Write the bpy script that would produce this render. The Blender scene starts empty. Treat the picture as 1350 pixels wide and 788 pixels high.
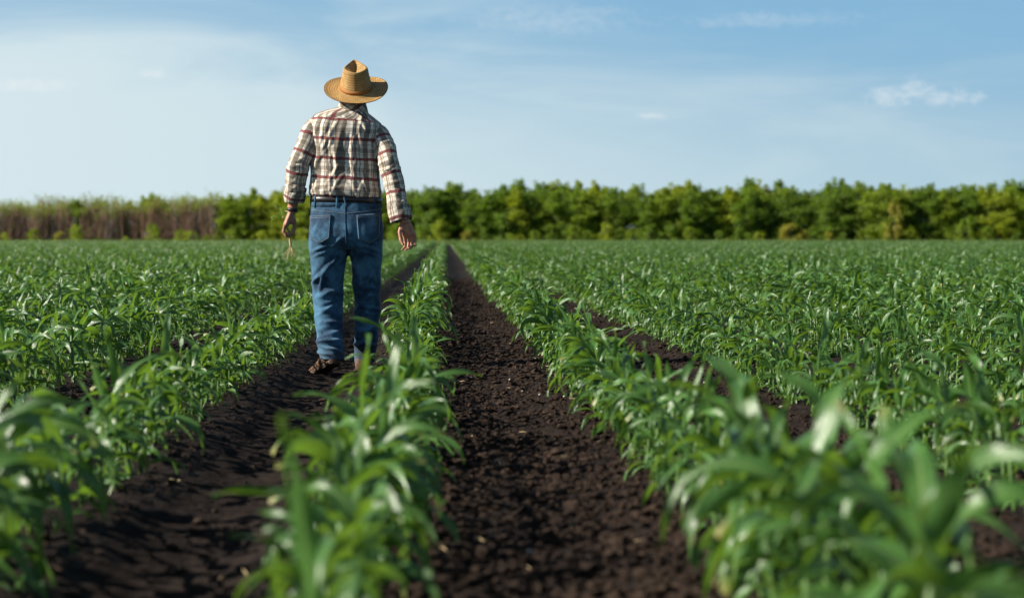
import bpy, math, random
import numpy as np
from mathutils import Vector, Matrix, Euler
from mathutils.bvhtree import BVHTree

R = math.radians
random.seed(7)
rng = np.random.default_rng(11)
scene = bpy.context.scene

# ------------------------------------------------------------------ camera
FPX = 2625.0                       # focal length in pixels of a 1350 wide frame
CAM_H = 0.80
MAN_D = 11.7
cam_d = bpy.data.cameras.new('camera')
cam = bpy.data.objects.new('camera', cam_d)
scene.collection.objects.link(cam)
scene.camera = cam
cam_d.sensor_width = 36.0
cam_d.lens = FPX / 1350 * 36.0
cam_d.clip_start = 0.05
cam_d.clip_end = 20000
cam.location = (0, 0, CAM_H)
cam.rotation_euler = (R(90) - math.atan(81.5 / FPX), 0, -math.atan(88.0 / FPX))
cam_d.dof.use_dof = True
cam_d.dof.focus_distance = MAN_D - 0.1
cam_d.dof.aperture_fstop = 2.9

# ------------------------------------------------------------------ sun and sky
SUN_EL, SUN_AZ = 30.0, 10.0         # azimuth: degrees behind straight left
to_sun = Vector((-math.cos(R(SUN_AZ)) * math.cos(R(SUN_EL)), -math.sin(R(SUN_AZ)) * math.cos(R(SUN_EL)), math.sin(R(SUN_EL))))
sun_d = bpy.data.lights.new('sun', 'SUN')
sun_d.energy = 5.0
sun_d.angle = R(0.55)
sun_d.color = (1.0, 0.93, 0.82)
sun = bpy.data.objects.new('sun', sun_d)
scene.collection.objects.link(sun)
sun.rotation_euler = to_sun.to_track_quat('Z', 'Y').to_euler()
sun.location = (-20, -10, 30)

world = bpy.data.worlds.new('World')
scene.world = world
world.use_nodes = True
SKY_STRENGTH = 0.050

def build_world():
    nt = world.node_tree
    N, L = nt.nodes, nt.links
    N.clear()
    out = N.new('ShaderNodeOutputWorld')
    bg = N.new('ShaderNodeBackground')
    bg.inputs['Strength'].default_value = SKY_STRENGTH
    sky = N.new('ShaderNodeTexSky')
    sky.sky_type = 'NISHITA'
    sky.sun_disc = False
    sky.sun_elevation = R(SUN_EL)
    sky.sun_rotation = math.atan2(to_sun.x, to_sun.y)
    sky.altitude = 100
    sky.air_density = 1.0
    sky.dust_density = 0.6
    sky.ozone_density = 2.2
    tc = N.new('ShaderNodeTexCoord')
    # project the view direction on a flat cloud deck
    sep = N.new('ShaderNodeSeparateXYZ'); L.new(tc.outputs['Generated'], sep.inputs[0])
    def mth(op, a, b=None, clamp=False):
        m = N.new('ShaderNodeMath'); m.operation = op; m.use_clamp = clamp
        for k, v in ((0, a), (1, b)):
            if v is None: continue
            if hasattr(v, 'links'): L.new(v, m.inputs[k])
            else: m.inputs[k].default_value = v
        return m.outputs[0]
    az = mth('ARCTAN2', sep.outputs['X'], sep.outputs['Y'])
    el = mth('ARCSINE', sep.outputs['Z'])
    def noise(vx, vy, scale, detail, rough, dist=0.0, seed=0.0):
        c = N.new('ShaderNodeCombineXYZ')
        L.new(vx, c.inputs[0]); L.new(vy, c.inputs[1]); c.inputs[2].default_value = seed
        n = N.new('ShaderNodeTexNoise'); n.inputs['Scale'].default_value = scale
        n.inputs['Detail'].default_value = detail; n.inputs['Roughness'].default_value = rough
        n.inputs['Distortion'].default_value = dist
        L.new(c.outputs[0], n.inputs['Vector'])
        return n.outputs['Fac']
    def ramp(v, a, b):
        m = N.new('ShaderNodeMapRange'); m.interpolation_type = 'SMOOTHSTEP'
        m.inputs['From Min'].default_value = a; m.inputs['From Max'].default_value = b
        L.new(v, m.inputs['Value'])
        return m.outputs[0]
    # thin high veil, stretched sideways
    el8 = mth('MULTIPLY', el, 4.0)
    veil = ramp(noise(az, el8, 5.0, 6, 0.55, 0.6, 3.3), 0.38, 0.72)
    veil2 = ramp(noise(az, mth('MULTIPLY', el, 9.0), 3.2, 7, 0.6, 0.8, 9.1), 0.45, 0.75)
    # small cumulus low on the sky: soft ellipses eaten by noise
    det = noise(az, mth('MULTIPLY', el, 1.8), 150.0, 8, 0.66, 0.3, 1.7)
    puffs = None
    for (a0, e0, ra, re) in CLOUDS:
        da = mth('DIVIDE', mth('SUBTRACT', az, a0), ra)
        de = mth('DIVIDE', mth('SUBTRACT', el, e0), re)
        d2 = mth('ADD', mth('MULTIPLY', da, da), mth('MULTIPLY', de, de))
        g = mth('POWER', 2.718, mth('MULTIPLY', d2, -1.0))
        puffs = g if puffs is None else mth('MAXIMUM', puffs, g)
    puff = ramp(mth('ADD', mth('MULTIPLY', puffs, 0.70), mth('MULTIPLY', mth('SUBTRACT', det, 0.5), 1.5)), 0.22, 0.98)
    puff = mth('MULTIPLY', puff, ramp(puffs, 0.02, 0.25))
    def mix(fac, a, b):
        m = N.new('ShaderNodeMix'); m.data_type = 'RGBA'
        L.new(fac, m.inputs[0])
        if hasattr(a, 'links'): L.new(a, m.inputs[6])
        else: m.inputs[6].default_value = a
        if hasattr(b, 'links'): L.new(b, m.inputs[7])
        else: m.inputs[7].default_value = b
        return m.outputs[2]
    # clear lower air, paling towards the horizon and towards the sun's side; overhead stays the plain sky
    low = ramp(el, 0.50, 0.16)
    side = ramp(az, 0.42, -0.30)
    col = mix(mth('MULTIPLY', low, 0.85), sky.outputs[0], BLUE_COL)
    pale = mix(side, PALE_R, PALE_L)
    g = mth('ADD', mth('ADD', ramp(el, 0.150, 0.0), mth('MULTIPLY', side, 0.52)), mth('MULTIPLY', mth('SUBTRACT', veil, 0.5), 0.34))
    g = mth('ADD', g, mth('MULTIPLY', mth('SUBTRACT', veil2, 0.45), 0.17))
    g = mth('MULTIPLY', ramp(g, 0.05, 1.05), low)
    col = mix(g, col, pale)
    col = mix(mth('MULTIPLY', puff, mth('SUBTRACT', 0.54, mth('MULTIPLY', ramp(el, 0.085, 0.10), 0.32))), col, PUFF_COL)
    L.new(col, bg.inputs['Color'])
    L.new(bg.outputs[0], out.inputs['Surface'])

def cloud_at(px, py, rpx, rpy):
    return (math.atan2(px - 587, FPX), math.atan2(312.5 - py, FPX), rpx / FPX, rpy / FPX)
CLOUDS = [cloud_at(1174, 130, 38, 18), cloud_at(1208, 123, 32, 17), cloud_at(1246, 133, 46, 14), cloud_at(1291, 134, 14, 11), cloud_at(40, 119, 75, 11),
          cloud_at(205, 102, 26, 7), cloud_at(730, 26, 150, 24), cloud_at(1010, 30, 150, 13), cloud_at(860, 154, 34, 5)]
BLUE_COL = (2.3, 4.75, 7.1, 1)
PALE_R = (4.5, 6.2, 7.2, 1)
PALE_L = (6.7, 8.0, 8.45, 1)
PUFF_COL = (8.3, 8.8, 9.0, 1)
build_world()

scene.view_settings.view_transform = 'Standard'
scene.view_settings.look = 'None'
scene.view_settings.exposure = 1.0
scene.view_settings.gamma = 1.0
scene.view_settings.use_curve_mapping = False
scene.cycles.max_bounces = 8
scene.cycles.diffuse_bounces = 3
scene.cycles.glossy_bounces = 2
scene.cycles.transmission_bounces = 4
scene.cycles.transparent_max_bounces = 4
scene.cycles.use_adaptive_sampling = True
scene.cycles.adaptive_threshold = 0.015
scene.cycles.use_denoising = True

# ------------------------------------------------------------------ helpers
def hash2(ix, iy, seed):
    h = (ix.astype(np.int64) * 374761393 + iy.astype(np.int64) * 668265263 + seed * 144269504) & 0xffffffff
    h = ((h ^ (h >> 13)) * 1274126177) & 0xffffffff
    return ((h ^ (h >> 16)) & 0xffff) / 65535.0

def vnoise(x, y, seed=0):
    x = np.asarray(x, float); y = np.asarray(y, float)
    ix = np.floor(x); iy = np.floor(y)
    fx = x - ix; fy = y - iy
    fx = fx * fx * (3 - 2 * fx); fy = fy * fy * (3 - 2 * fy)
    a = hash2(ix, iy, seed); b = hash2(ix + 1, iy, seed)
    c = hash2(ix, iy + 1, seed); d = hash2(ix + 1, iy + 1, seed)
    return (a + (b - a) * fx) * (1 - fy) + (c + (d - c) * fx) * fy

def smooth(a, b, x):
    t = np.clip((np.asarray(x, float) - a) / (b - a), 0, 1)
    return t * t * (3 - 2 * t)

def mesh_np(name, verts, faces, mats=(), uv=None, midx=None, shade=True):
    """verts (n,3); faces either (m,k) array or list of tuples; uv per vertex"""
    me = bpy.data.meshes.new(name)
    verts = np.asarray(verts, np.float32)
    if isinstance(faces, np.ndarray):
        m, k = faces.shape
        me.vertices.add(len(verts)); me.vertices.foreach_set('co', verts.ravel())
        me.loops.add(m * k); me.loops.foreach_set('vertex_index', faces.astype(np.int32).ravel())
        me.polygons.add(m)
        me.polygons.foreach_set('loop_start', np.arange(0, m * k, k, dtype=np.int32))
        me.update(calc_edges=True)
    else:
        me.from_pydata([tuple(map(float, v)) for v in verts], [], [tuple(int(i) for i in f) for f in faces])
        me.update()
    for m_ in mats: me.materials.append(m_)
    if midx is not None: me.polygons.foreach_set('material_index', np.asarray(midx, np.int32))
    if uv is not None:
        lay = me.uv_layers.new(name='UVMap')
        li = np.empty(len(me.loops), np.int32); me.loops.foreach_get('vertex_index', li)
        lay.data.foreach_set('uv', np.asarray(uv, np.float32)[li].ravel())
    me.polygons.foreach_set('use_smooth', np.full(len(me.polygons), shade, dtype=bool))
    me.validate()
    me.update()
    return me

class MB:
    """collects pieces of one mesh"""
    def __init__(s): s.v = []; s.f = []; s.uv = []; s.m = []; s.n = 0
    def add(s, v, f, uv=None, m=0):
        v = np.asarray(v, float)
        s.v.append(v); s.uv.append(np.zeros((len(v), 2)) if uv is None else np.asarray(uv, float))
        for q in f: s.f.append(tuple(int(i) + s.n for i in q)); s.m.append(m)
        s.n += len(v)
    def mesh(s, name, mats=(), shade=True):
        return mesh_np(name, np.vstack(s.v), s.f, mats, np.vstack(s.uv), s.m, shade)

def link(name, me, parent=None, loc=None):
    o = bpy.data.objects.new(name, me)
    scene.collection.objects.link(o)
    if parent is not None: o.parent = parent
    if loc is not None: o.location = loc
    return o

def tag(o, label=None, cat=None, group=None, kind=None):
    if label: o['label'] = label
    if cat: o['category'] = cat
    if group: o['group'] = group
    if kind: o['kind'] = kind
    return o

def grid_faces(nu, nv, close_u=False):
    f = []
    for j in range(nv - 1):
        for i in range(nu if close_u else nu - 1):
            i2 = (i + 1) % nu
            f.append((j * nu + i, j * nu + i2, (j + 1) * nu + i2, (j + 1) * nu + i))
    return f

def frames_along(pts):
    pts = np.asarray(pts, float)
    t = np.gradient(pts, axis=0)
    t /= np.linalg.norm(t, axis=1)[:, None] + 1e-12
    return t

def tube(mb, pts, radii, n=10, m=0, cap=True, ref=(0, 1, 0), flat=None):
    """swept round tube; flat: optional second radius list along the binormal"""
    pts = np.asarray(pts, float); t = frames_along(pts)
    radii = np.broadcast_to(np.asarray(radii, float), (len(pts),))
    r2 = radii if flat is None else np.broadcast_to(np.asarray(flat, float), (len(pts),))
    ref = np.asarray(ref, float)
    ang = np.linspace(0, 2 * np.pi, n, endpoint=False)
    vs = []; uvs = []; s = 0
    for k in range(len(pts)):
        rr = ref if abs(np.dot(ref, t[k])) < 0.95 else np.array((1.0, 0.0, 0.0))
        a = np.cross(rr, t[k]); a /= np.linalg.norm(a)
        b = np.cross(t[k], a)
        vs.append(pts[k] + np.outer(np.cos(ang), a) * radii[k] + np.outer(np.sin(ang), b) * r2[k])
        if k: s += np.linalg.norm(pts[k] - pts[k - 1])
        uvs.append(np.stack([ang / (2 * np.pi), np.full(n, s)], 1))
    f = grid_faces(n, len(pts), True)
    v = np.vstack(vs); uv = np.vstack(uvs)
    if cap:
        c0 = len(v)
        v = np.vstack([v, pts[0] - t[0] * radii[0] * 0.35, pts[-1] + t[-1] * radii[-1] * 0.35])
        uv = np.vstack([uv, [0, 0], [0, s]])
        L0 = (len(pts) - 1) * n
        for i in range(n):
            f.append((c0, (i + 1) % n, i)); f.append((c0 + 1, L0 + i, L0 + (i + 1) % n))
    mb.add(v, f, uv, m)

def ball(mb, c, r, m=0, nu=14, nv=9, rot=None):
    r = np.broadcast_to(np.asarray(r, float), (3,))
    vs = [(0, 0, -1)]
    for j in range(1, nv):
        ph = -np.pi / 2 + np.pi * j / nv
        for i in range(nu):
            a = 2 * np.pi * i / nu
            vs.append((math.cos(ph) * math.cos(a), math.cos(ph) * math.sin(a), math.sin(ph)))
    vs.append((0, 0, 1))
    v = np.array(vs) * r
    if rot is not None: v = v @ np.array(rot.to_matrix()).T
    v = v + np.asarray(c, float)
    f = []
    for i in range(nu): f.append((0, 1 + (i + 1) % nu, 1 + i))
    for j in range(nv - 2):
        for i in range(nu):
            a = 1 + j * nu + i; b = 1 + j * nu + (i + 1) % nu
            f.append((a, b, b + nu, a + nu))
    top = len(vs) - 1; base = 1 + (nv - 2) * nu
    for i in range(nu): f.append((base + i, base + (i + 1) % nu, top))
    mb.add(v, f, None, m)

def loft(rings, nsub):
    """cubic (Catmull) resample of a list of parameter rows"""
    rings = np.asarray(rings, float); n = len(rings)
    ts = np.linspace(0, n - 1, (n - 1) * nsub + 1)
    out = []
    for t in ts:
        i = min(int(t), n - 2); f = t - i
        p0 = rings[max(i - 1, 0)]; p1 = rings[i]; p2 = rings[i + 1]; p3 = rings[min(i + 2, n - 1)]
        out.append(0.5 * (2 * p1 + (p2 - p0) * f + (2 * p0 - 5 * p1 + 4 * p2 - p3) * f * f + (3 * p1 - p0 - 3 * p2 + p3) * f ** 3))
    return np.array(out)

def remeshed(me, voxel, smooth_it=4, fac=0.5):
    o = link('work', me)
    r = o.modifiers.new('r', 'REMESH'); r.mode = 'VOXEL'; r.voxel_size = voxel
    s = o.modifiers.new('s', 'SMOOTH'); s.factor = fac; s.iterations = smooth_it
    dg = bpy.context.evaluated_depsgraph_get()
    new = bpy.data.meshes.new_from_object(o.evaluated_get(dg))
    bpy.data.objects.remove(o); bpy.data.meshes.remove(me)
    new.polygons.foreach_set('use_smooth', np.ones(len(new.polygons), bool))
    return new

def get_co(me):
    c = np.empty(len(me.vertices) * 3, np.float32); me.vertices.foreach_get('co', c); return c.reshape(-1, 3).astype(float)
def get_no(me):
    c = np.empty(len(me.vertices) * 3, np.float32); me.vertices.foreach_get('normal', c); return c.reshape(-1, 3).astype(float)

# ------------------------------------------------------------------ materials
class Mat:
    def __init__(s, name):
        s.m = bpy.data.materials.new(name); s.m.use_nodes = True
        s.nt = s.m.node_tree; s.N = s.nt.nodes; s.L = s.nt.links
        s.bsdf = s.N['Principled BSDF']; s.out = s.N['Material Output']
        s.tc = s.N.new('ShaderNodeTexCoord')
    def inp(s, sock, v):
        if hasattr(v, 'links'): s.L.new(v, sock)
        else: sock.default_value = v
    def noise(s, scale, detail=4, rough=0.55, coord='Object', dist=0, stretch=None):
        n = s.N.new('ShaderNodeTexNoise'); n.inputs['Scale'].default_value = scale
        n.inputs['Detail'].default_value = detail; n.inputs['Roughness'].default_value = rough; n.inputs['Distortion'].default_value = dist
        src = s.tc.outputs[coord]
        if stretch:
            mp = s.N.new('ShaderNodeMapping'); mp.inputs['Scale'].default_value = stretch; s.L.new(src, mp.inputs[0]); src = mp.outputs[0]
        s.L.new(src, n.inputs['Vector'])
        return n.outputs['Fac']
    def math(s, op, a, b=None, clamp=False):
        m = s.N.new('ShaderNodeMath'); m.operation = op; m.use_clamp = clamp
        s.inp(m.inputs[0], a)
        if b is not None: s.inp(m.inputs[1], b)
        return m.outputs[0]
    def ramp(s, v, a, b, lo=0.0, hi=1.0, interp='SMOOTHSTEP'):
        m = s.N.new('ShaderNodeMapRange'); m.interpolation_type = interp
        m.inputs['From Min'].default_value = a; m.inputs['From Max'].default_value = b
        m.inputs['To Min'].default_value = lo; m.inputs['To Max'].default_value = hi
        s.L.new(v, m.inputs['Value']); return m.outputs[0]
    def mix(s, fac, a, b, blend='MIX'):
        m = s.N.new('ShaderNodeMix'); m.data_type = 'RGBA'; m.blend_type = blend
        s.inp(m.inputs[0], fac)
        for k, v in ((6, a), (7, b)):
            s.inp(m.inputs[k], v if hasattr(v, 'links') else (*v, 1) if len(v) == 3 else v)
        return m.outputs[2]
    def bump(s, h, strength=0.4, dist=0.01):
        b = s.N.new('ShaderNodeBump'); b.inputs['Strength'].default_value = strength; b.inputs['Distance'].default_value = dist
        s.L.new(h, b.inputs['Height']); s.L.new(b.outputs[0], s.bsdf.inputs['Normal']); return b.outputs[0]
    def set(s, color=None, rough=None, spec=None, sheen=None):
        if color is not None: s.inp(s.bsdf.inputs['Base Color'], color if hasattr(color, 'links') else (*color, 1))
        if rough is not None: s.inp(s.bsdf.inputs['Roughness'], rough)
        if spec is not None: s.bsdf.inputs['Specular IOR Level'].default_value = spec
        if sheen is not None: s.bsdf.inputs['Sheen Weight'].default_value = sheen
        return s.m
    def rand(s): 
        return s.N.new('ShaderNodeObjectInfo').outputs['Random']
    def translucent(s, color, fac, normal=None):
        t = s.N.new('ShaderNodeBsdfTranslucent'); s.inp(t.inputs['Color'], color if hasattr(color, 'links') else (*color, 1))
        if normal is not None: s.L.new(normal, t.inputs['Normal'])
        mx = s.N.new('ShaderNodeMixShader'); s.inp(mx.inputs[0], fac)
        s.L.new(s.bsdf.outputs[0], mx.inputs[1]); s.L.new(t.outputs[0], mx.inputs[2]); s.L.new(mx.outputs[0], s.out.inputs['Surface'])

def plain(name, col, rough=0.7, spec=0.3, nscale=60, var=0.25, bump=0.2, bdist=0.002):
    M = Mat(name); n = M.noise(nscale, 5)
    c = M.mix(M.ramp(n, 0.3, 0.7), tuple(x * (1 - var) for x in col), tuple(x * (1 + var) for x in col))
    M.bump(n, bump, bdist)
    return M.set(c, rough, spec)

# soil
def make_soil():
    M = Mat('soil')
    n1 = M.noise(2.2, 4); n2 = M.noise(28, 6, 0.65); n3 = M.noise(140, 4, 0.7)
    c = M.mix(M.ramp(n1, 0.35, 0.65), (0.0095, 0.0063, 0.0050), (0.0165, 0.0108, 0.0082))
    c = M.mix(M.ramp(n2, 0.52, 0.75), c, (0.033, 0.0215, 0.015))
    # beyond the field the sheet is rough grassland
    sp = M.N.new('ShaderNodeSeparateXYZ'); M.L.new(M.tc.outputs['Object'], sp.inputs[0])
    g = M.ramp(sp.outputs['Y'], 196, 206)
    c = M.mix(g, c, M.mix(n1, (0.05, 0.085, 0.02), (0.09, 0.11, 0.03)))
    hh = M.math('ADD', n2, M.math('MULTIPLY', n3, 0.5))
    M.bump(hh, 0.55, 0.02)
    return M.set(c, 0.92, 0.15)
SOIL = make_soil()
def make_clod():
    M = Mat('dry_clod'); n = M.noise(40, 5, 0.65); n1 = M.noise(3.0, 2)
    c = M.mix(M.ramp(n, 0.35, 0.7), (0.013, 0.0085, 0.0066), (0.052, 0.034, 0.0235))
    c = M.mix(M.ramp(n1, 0.4, 0.65), c, (0.021, 0.014, 0.0105))
    M.bump(n, 0.6, 0.006)
    return M.set(c, 0.95, 0.1)
CLOD = make_clod()

def make_leaf(name, a, b, tr, trfac, rough=0.42, rib=True, vary=0.12):
    M = Mat(name)
    r = M.rand()
    c = M.mix(r, a, b)
    hs = M.N.new('ShaderNodeHueSaturation')
    n = M.noise(7, 3)
    M.L.new(M.ramp(n, 0.3, 0.7, 1 - vary * 2, 1 + vary * 2), hs.inputs['Value'])
    M.L.new(M.ramp(r, 0, 1, 0.485, 0.51, 'LINEAR'), hs.inputs['Hue'])
    M.L.new(c, hs.inputs['Color']); c = hs.outputs[0]
    if rib:
        sp = M.N.new('ShaderNodeSeparateXYZ'); M.L.new(M.tc.outputs['UV'], sp.inputs[0])
        d = M.math('ABSOLUTE', M.math('SUBTRACT', sp.outputs['X'], 0.5))
        c = M.mix(M.ramp(d, 0.075, 0.03, 0, 0.75), c, (0.17, 0.25, 0.085))
        w = M.N.new('ShaderNodeTexWave'); w.bands_direction = 'X'; w.inputs['Scale'].default_value = 5.5
        M.L.new(M.tc.outputs['UV'], w.inputs['Vector'])
        M.bump(w.outputs['Fac'], 0.18, 0.003)
        # dry yellowing at some tips
        c = M.mix(M.math('MULTIPLY', M.ramp(sp.outputs['Y'], 0.86, 1.0), M.ramp(r, 0.55, 0.9)), c, (0.26, 0.24, 0.07))
    M.set(c, rough, 0.5)
    M.translucent(tr, trfac)
    return M.m
CORN_LEAF = make_leaf('corn_leaf', (0.023, 0.082, 0.017), (0.066, 0.148, 0.029), (0.22, 0.40, 0.032), 0.26, 0.34)
CORN_STALK = plain('corn_stalk', (0.075, 0.14, 0.035), 0.5, 0.4, 25, 0.3)
DRY = plain('dry_straw', (0.42, 0.32, 0.18), 0.8, 0.2, 30, 0.3)
STONE = plain('pale_stone', (0.45, 0.41, 0.36), 0.8, 0.2, 60, 0.25)
BARK = plain('bark', (0.11, 0.085, 0.065), 0.9, 0.1, 12, 0.35, 0.5, 0.02)
TWIG = plain('bare_twig', (0.25, 0.158, 0.112), 0.9, 0.1, 5, 0.3)
TREE_LEAF = {k: make_leaf('leaf_' + k, a, b, t, 0.40, 0.6, False, 0.15) for k, a, b, t in (
    ('deep', (0.075, 0.140, 0.010), (0.105, 0.175, 0.012), (0.26, 0.40, 0.012)),
    ('mid', (0.115, 0.185, 0.010), (0.150, 0.220, 0.013), (0.36, 0.48, 0.013)),
    ('bright', (0.17, 0.235, 0.010), (0.22, 0.27, 0.012), (0.46, 0.54, 0.015)),
    ('yellow', (0.22, 0.22, 0.02), (0.28, 0.25, 0.025), (0.42, 0.40, 0.03)))}
GRASSM = make_leaf('verge_grass', (0.07, 0.12, 0.02), (0.12, 0.15, 0.03), (0.2, 0.28, 0.03), 0.3, 0.6, False)

# ------------------------------------------------------------------ ground
ROW = 0.875
ROW0 = -0.20
TRACK_X = ROW0 - ROW / 2          # lane the man walks in, pressed by a tyre
FIELD_END = 201.0

def ground_h(x, y, fine=True):
    x = np.asarray(x, float); y = np.asarray(y, float)
    p = (x - ROW0) / ROW
    h = 0.040 + 0.014 * np.cos(2 * np.pi * p)
    near = smooth(60, 25, y)
    tr = np.exp(-((x - TRACK_X) / 0.20) ** 4)
    h = h - 0.035 * tr * near + 0.02 * (vnoise(x * 1.7, y * 1.1, 5) - 0.5) * near
    if fine:
        amp = near * (1 - 0.62 * tr)
        b1 = 1 - np.abs(2 * vnoise(x * 13, y * 13, 1) - 1)
        b2 = 1 - np.abs(2 * vnoise(x * 27 + 3, y * 27, 2) - 1)
        b3 = vnoise(x * 60, y * 60, 3)
        h = h + amp * (0.012 * (vnoise(x * 8, y * 8, 4) - 0.4) + 0.012 * (b1 - 0.5) + 0.013 * (b2 - 0.5) + 0.010 * (b3 - 0.5))
        # tyre bars pressed across the track
        ph = y / 0.085 + np.abs(x - TRACK_X) * 3.0 + 0.5 * vnoise(x * 3, y * 3, 8)
        bar = np.abs((ph % 1.0) - 0.5) * 2
        h = h + tr * near * 0.024 * (smooth(0.25, 0.75, bar) - 0.5)
    return h

def build_ground():
    xs = list(np.arange(-1.25, 1.55, 0.012))
    d = 0.012; x = xs[-1]
    while x < 2500: d *= 1.035; x += d; xs.append(x)
    d = 0.012; x = xs[0]; L = []
    while x > -2500: d *= 1.035; x -= d; L.append(x)
    xs = np.array(L[::-1] + xs)
    ys = [-30.0, -10.0, -3.0, 0.0, 0.8, 1.5]; y = 1.9
    while y < 3500:
        ys.append(y)
        y += 0.009 if y < 3.6 else (y * 0.0026 if y < 30 else y * 0.02)
    ys = np.array(ys)
    X, Y = np.meshgrid(xs, ys)
    H = ground_h(X, Y)
    H = np.where(Y < 1.8, ground_h(X, Y, False), H)
    v = np.stack([X, Y, H], -1).reshape(-1, 3)
    nx, ny = len(xs), len(ys)
    I = np.arange(nx * ny).reshape(ny, nx)
    f = np.stack([I[:-1, :-1], I[:-1, 1:], I[1:, 1:], I[1:, :-1]], -1).reshape(-1, 4)
    o = link('ground', mesh_np('ground', v, f, [SOIL]))
    tag(o, 'dark brown tilled soil of the field running out to the horizon', 'ground', kind='structure')
build_ground()

def ico_pts():
    t = (1 + 5 ** 0.5) / 2
    v = np.array([(-1, t, 0), (1, t, 0), (-1, -t, 0), (1, -t, 0), (0, -1, t), (0, 1, t), (0, -1, -t), (0, 1, -t), (t, 0, -1), (t, 0, 1), (-t, 0, -1), (-t, 0, 1)], float)
    v /= np.linalg.norm(v[0])
    f = [(0, 11, 5), (0, 5, 1), (0, 1, 7), (0, 7, 10), (0, 10, 11), (1, 5, 9), (5, 11, 4), (11, 10, 2), (10, 7, 6), (7, 1, 8), (3, 9, 4), (3, 4, 2), (3, 2, 6), (3, 6, 8), (3, 8, 9), (4, 9, 5), (2, 4, 11), (6, 2, 10), (8, 6, 7), (9, 8, 1)]
    v = [tuple(a) for a in v]; cache = {}; out = []
    def mid(a, b):
        k = (min(a, b), max(a, b))
        if k not in cache:
            p = (np.array(v[a]) + np.array(v[b])) / 2; p /= np.linalg.norm(p); v.append(tuple(p)); cache[k] = len(v) - 1
        return cache[k]
    for a, b, c in f:
        ab, bc, ca = mid(a, b), mid(b, c), mid(c, a)
        out += [(a, ab, ca), (b, bc, ab), (c, ca, bc), (ab, bc, ca)]
    return np.array(v), np.array(out)

def scatter_lumps(name, pos, rad, mat, flat=0.75, rough=0.28, seed=1):
    V, F = ico_pts(); n = len(pos); r = np.random.default_rng(seed)
    lump = 1 + rough * r.standard_normal((n, len(V), 1))
    S = rad[:, None, None] * np.stack([r.uniform(0.75, 1.3, n), r.uniform(0.75, 1.3, n), r.uniform(0.6, 1.0, n) * flat], -1)[:, None, :]
    P = V[None] * np.clip(lump, 0.5, 1.6) * S
    a = r.uniform(0, 6.28, n)[:, None]
    x = P[..., 0] * np.cos(a) - P[..., 1] * np.sin(a); y = P[..., 0] * np.sin(a) + P[..., 1] * np.cos(a)
    P = np.stack([x, y, P[..., 2]], -1) + pos[:, None, :]
    FF = (F[None] + (np.arange(n) * len(V))[:, None, None]).reshape(-1, 3)
    return link(name, mesh_np(name, P.reshape(-1, 3), FF, [mat], shade=False))

def lane_points(n, ymin, ymax, lanes, half, seed):
    r = np.random.default_rng(seed)
    u = r.random(n); y = ymin * (ymax / ymin) ** u            # denser close by
    lane = np.array(lanes)[r.integers(0, len(lanes), n)]
    x = lane + r.uniform(-half, half, n)
    return x, y, r

def build_soil_litter():
    lanes = [ROW0 + ROW / 2 + k * ROW for k in (-2, 0, 0, 0, 0, 1, 1, 2, 3)]
    x, y, r = lane_points(56000, 2.2, 36, lanes, 0.40, 3)
    rad = np.clip(np.exp(r.normal(-4.95, 0.52, len(x))), 0.0035, 0.026)
    z = ground_h(x, y) + rad * 0.25
    tag(scatter_lumps('soil_clods', np.stack([x, y, z], -1), rad, CLOD, seed=5), 'crumbly dark brown clods strewn over the bare lanes', 'soil clods', kind='stuff')
    x, y, r = lane_points(900, 3, 20, [TRACK_X - 0.28, TRACK_X + 0.28, TRACK_X], 0.10, 8)
    rad = np.clip(np.exp(r.normal(-5.0, 0.4, len(x))), 0.003, 0.015)
    z = ground_h(x, y) + rad * 0.3
    tag(scatter_lumps('track_crumbs', np.stack([x, y, z], -1), rad, CLOD, seed=6), 'small soil crumbs along the edges of the wheel track', 'soil crumbs', kind='stuff')
    x, y, r = lane_points(70, 3, 18, lanes, 0.38, 21)
    rad = r.uniform(0.004, 0.009, len(x)); z = ground_h(x, y) + rad * 0.5
    tag(scatter_lumps('pebbles', np.stack([x, y, z], -1), rad, STONE, rough=0.12, seed=9), 'small pale pebbles scattered over the dark soil', 'pebbles', kind='stuff')
    mb = MB()
    x, y, r = lane_points(160, 3, 20, lanes + [TRACK_X], 0.38, 31)
    z = ground_h(x, y) + 0.012
    for i in range(len(x)):
        a = r.uniform(0, 3.14); L = r.uniform(0.012, 0.05)
        d = np.array((math.cos(a), math.sin(a), r.uniform(-0.15, 0.25))) * L / 2
        p = np.array((x[i], y[i], z[i]))
        tube(mb, [p - d, p + np.array((0, 0, L * 0.08)), p + d], [0.0012, 0.0018, 0.0009], 5)
    tag(link('straw_bits', mb.mesh('straw_bits', [DRY])), 'short dry straw bits lying on the bare soil', 'straw', kind='stuff')
    mb = MB()
    for (x0, y0, x1, y1, rr) in ((0.455, 5.2, 0.60, 5.28, 0.0045),):
        p = np.array([(x0 + (x1 - x0) * t, y0 + (y1 - y0) * t, 0.030 + 0.012 * math.sin(3 * t)) for t in np.linspace(0, 1, 7)])
        tube(mb, p, np.linspace(rr, rr * 0.6, 7), 7)
    tag(link('dry_stalk', mb.mesh('dry_stalk', [DRY])), 'dry pale stalk lying across the cloddy lane at the plants', 'stalk')
build_soil_litter()

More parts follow.
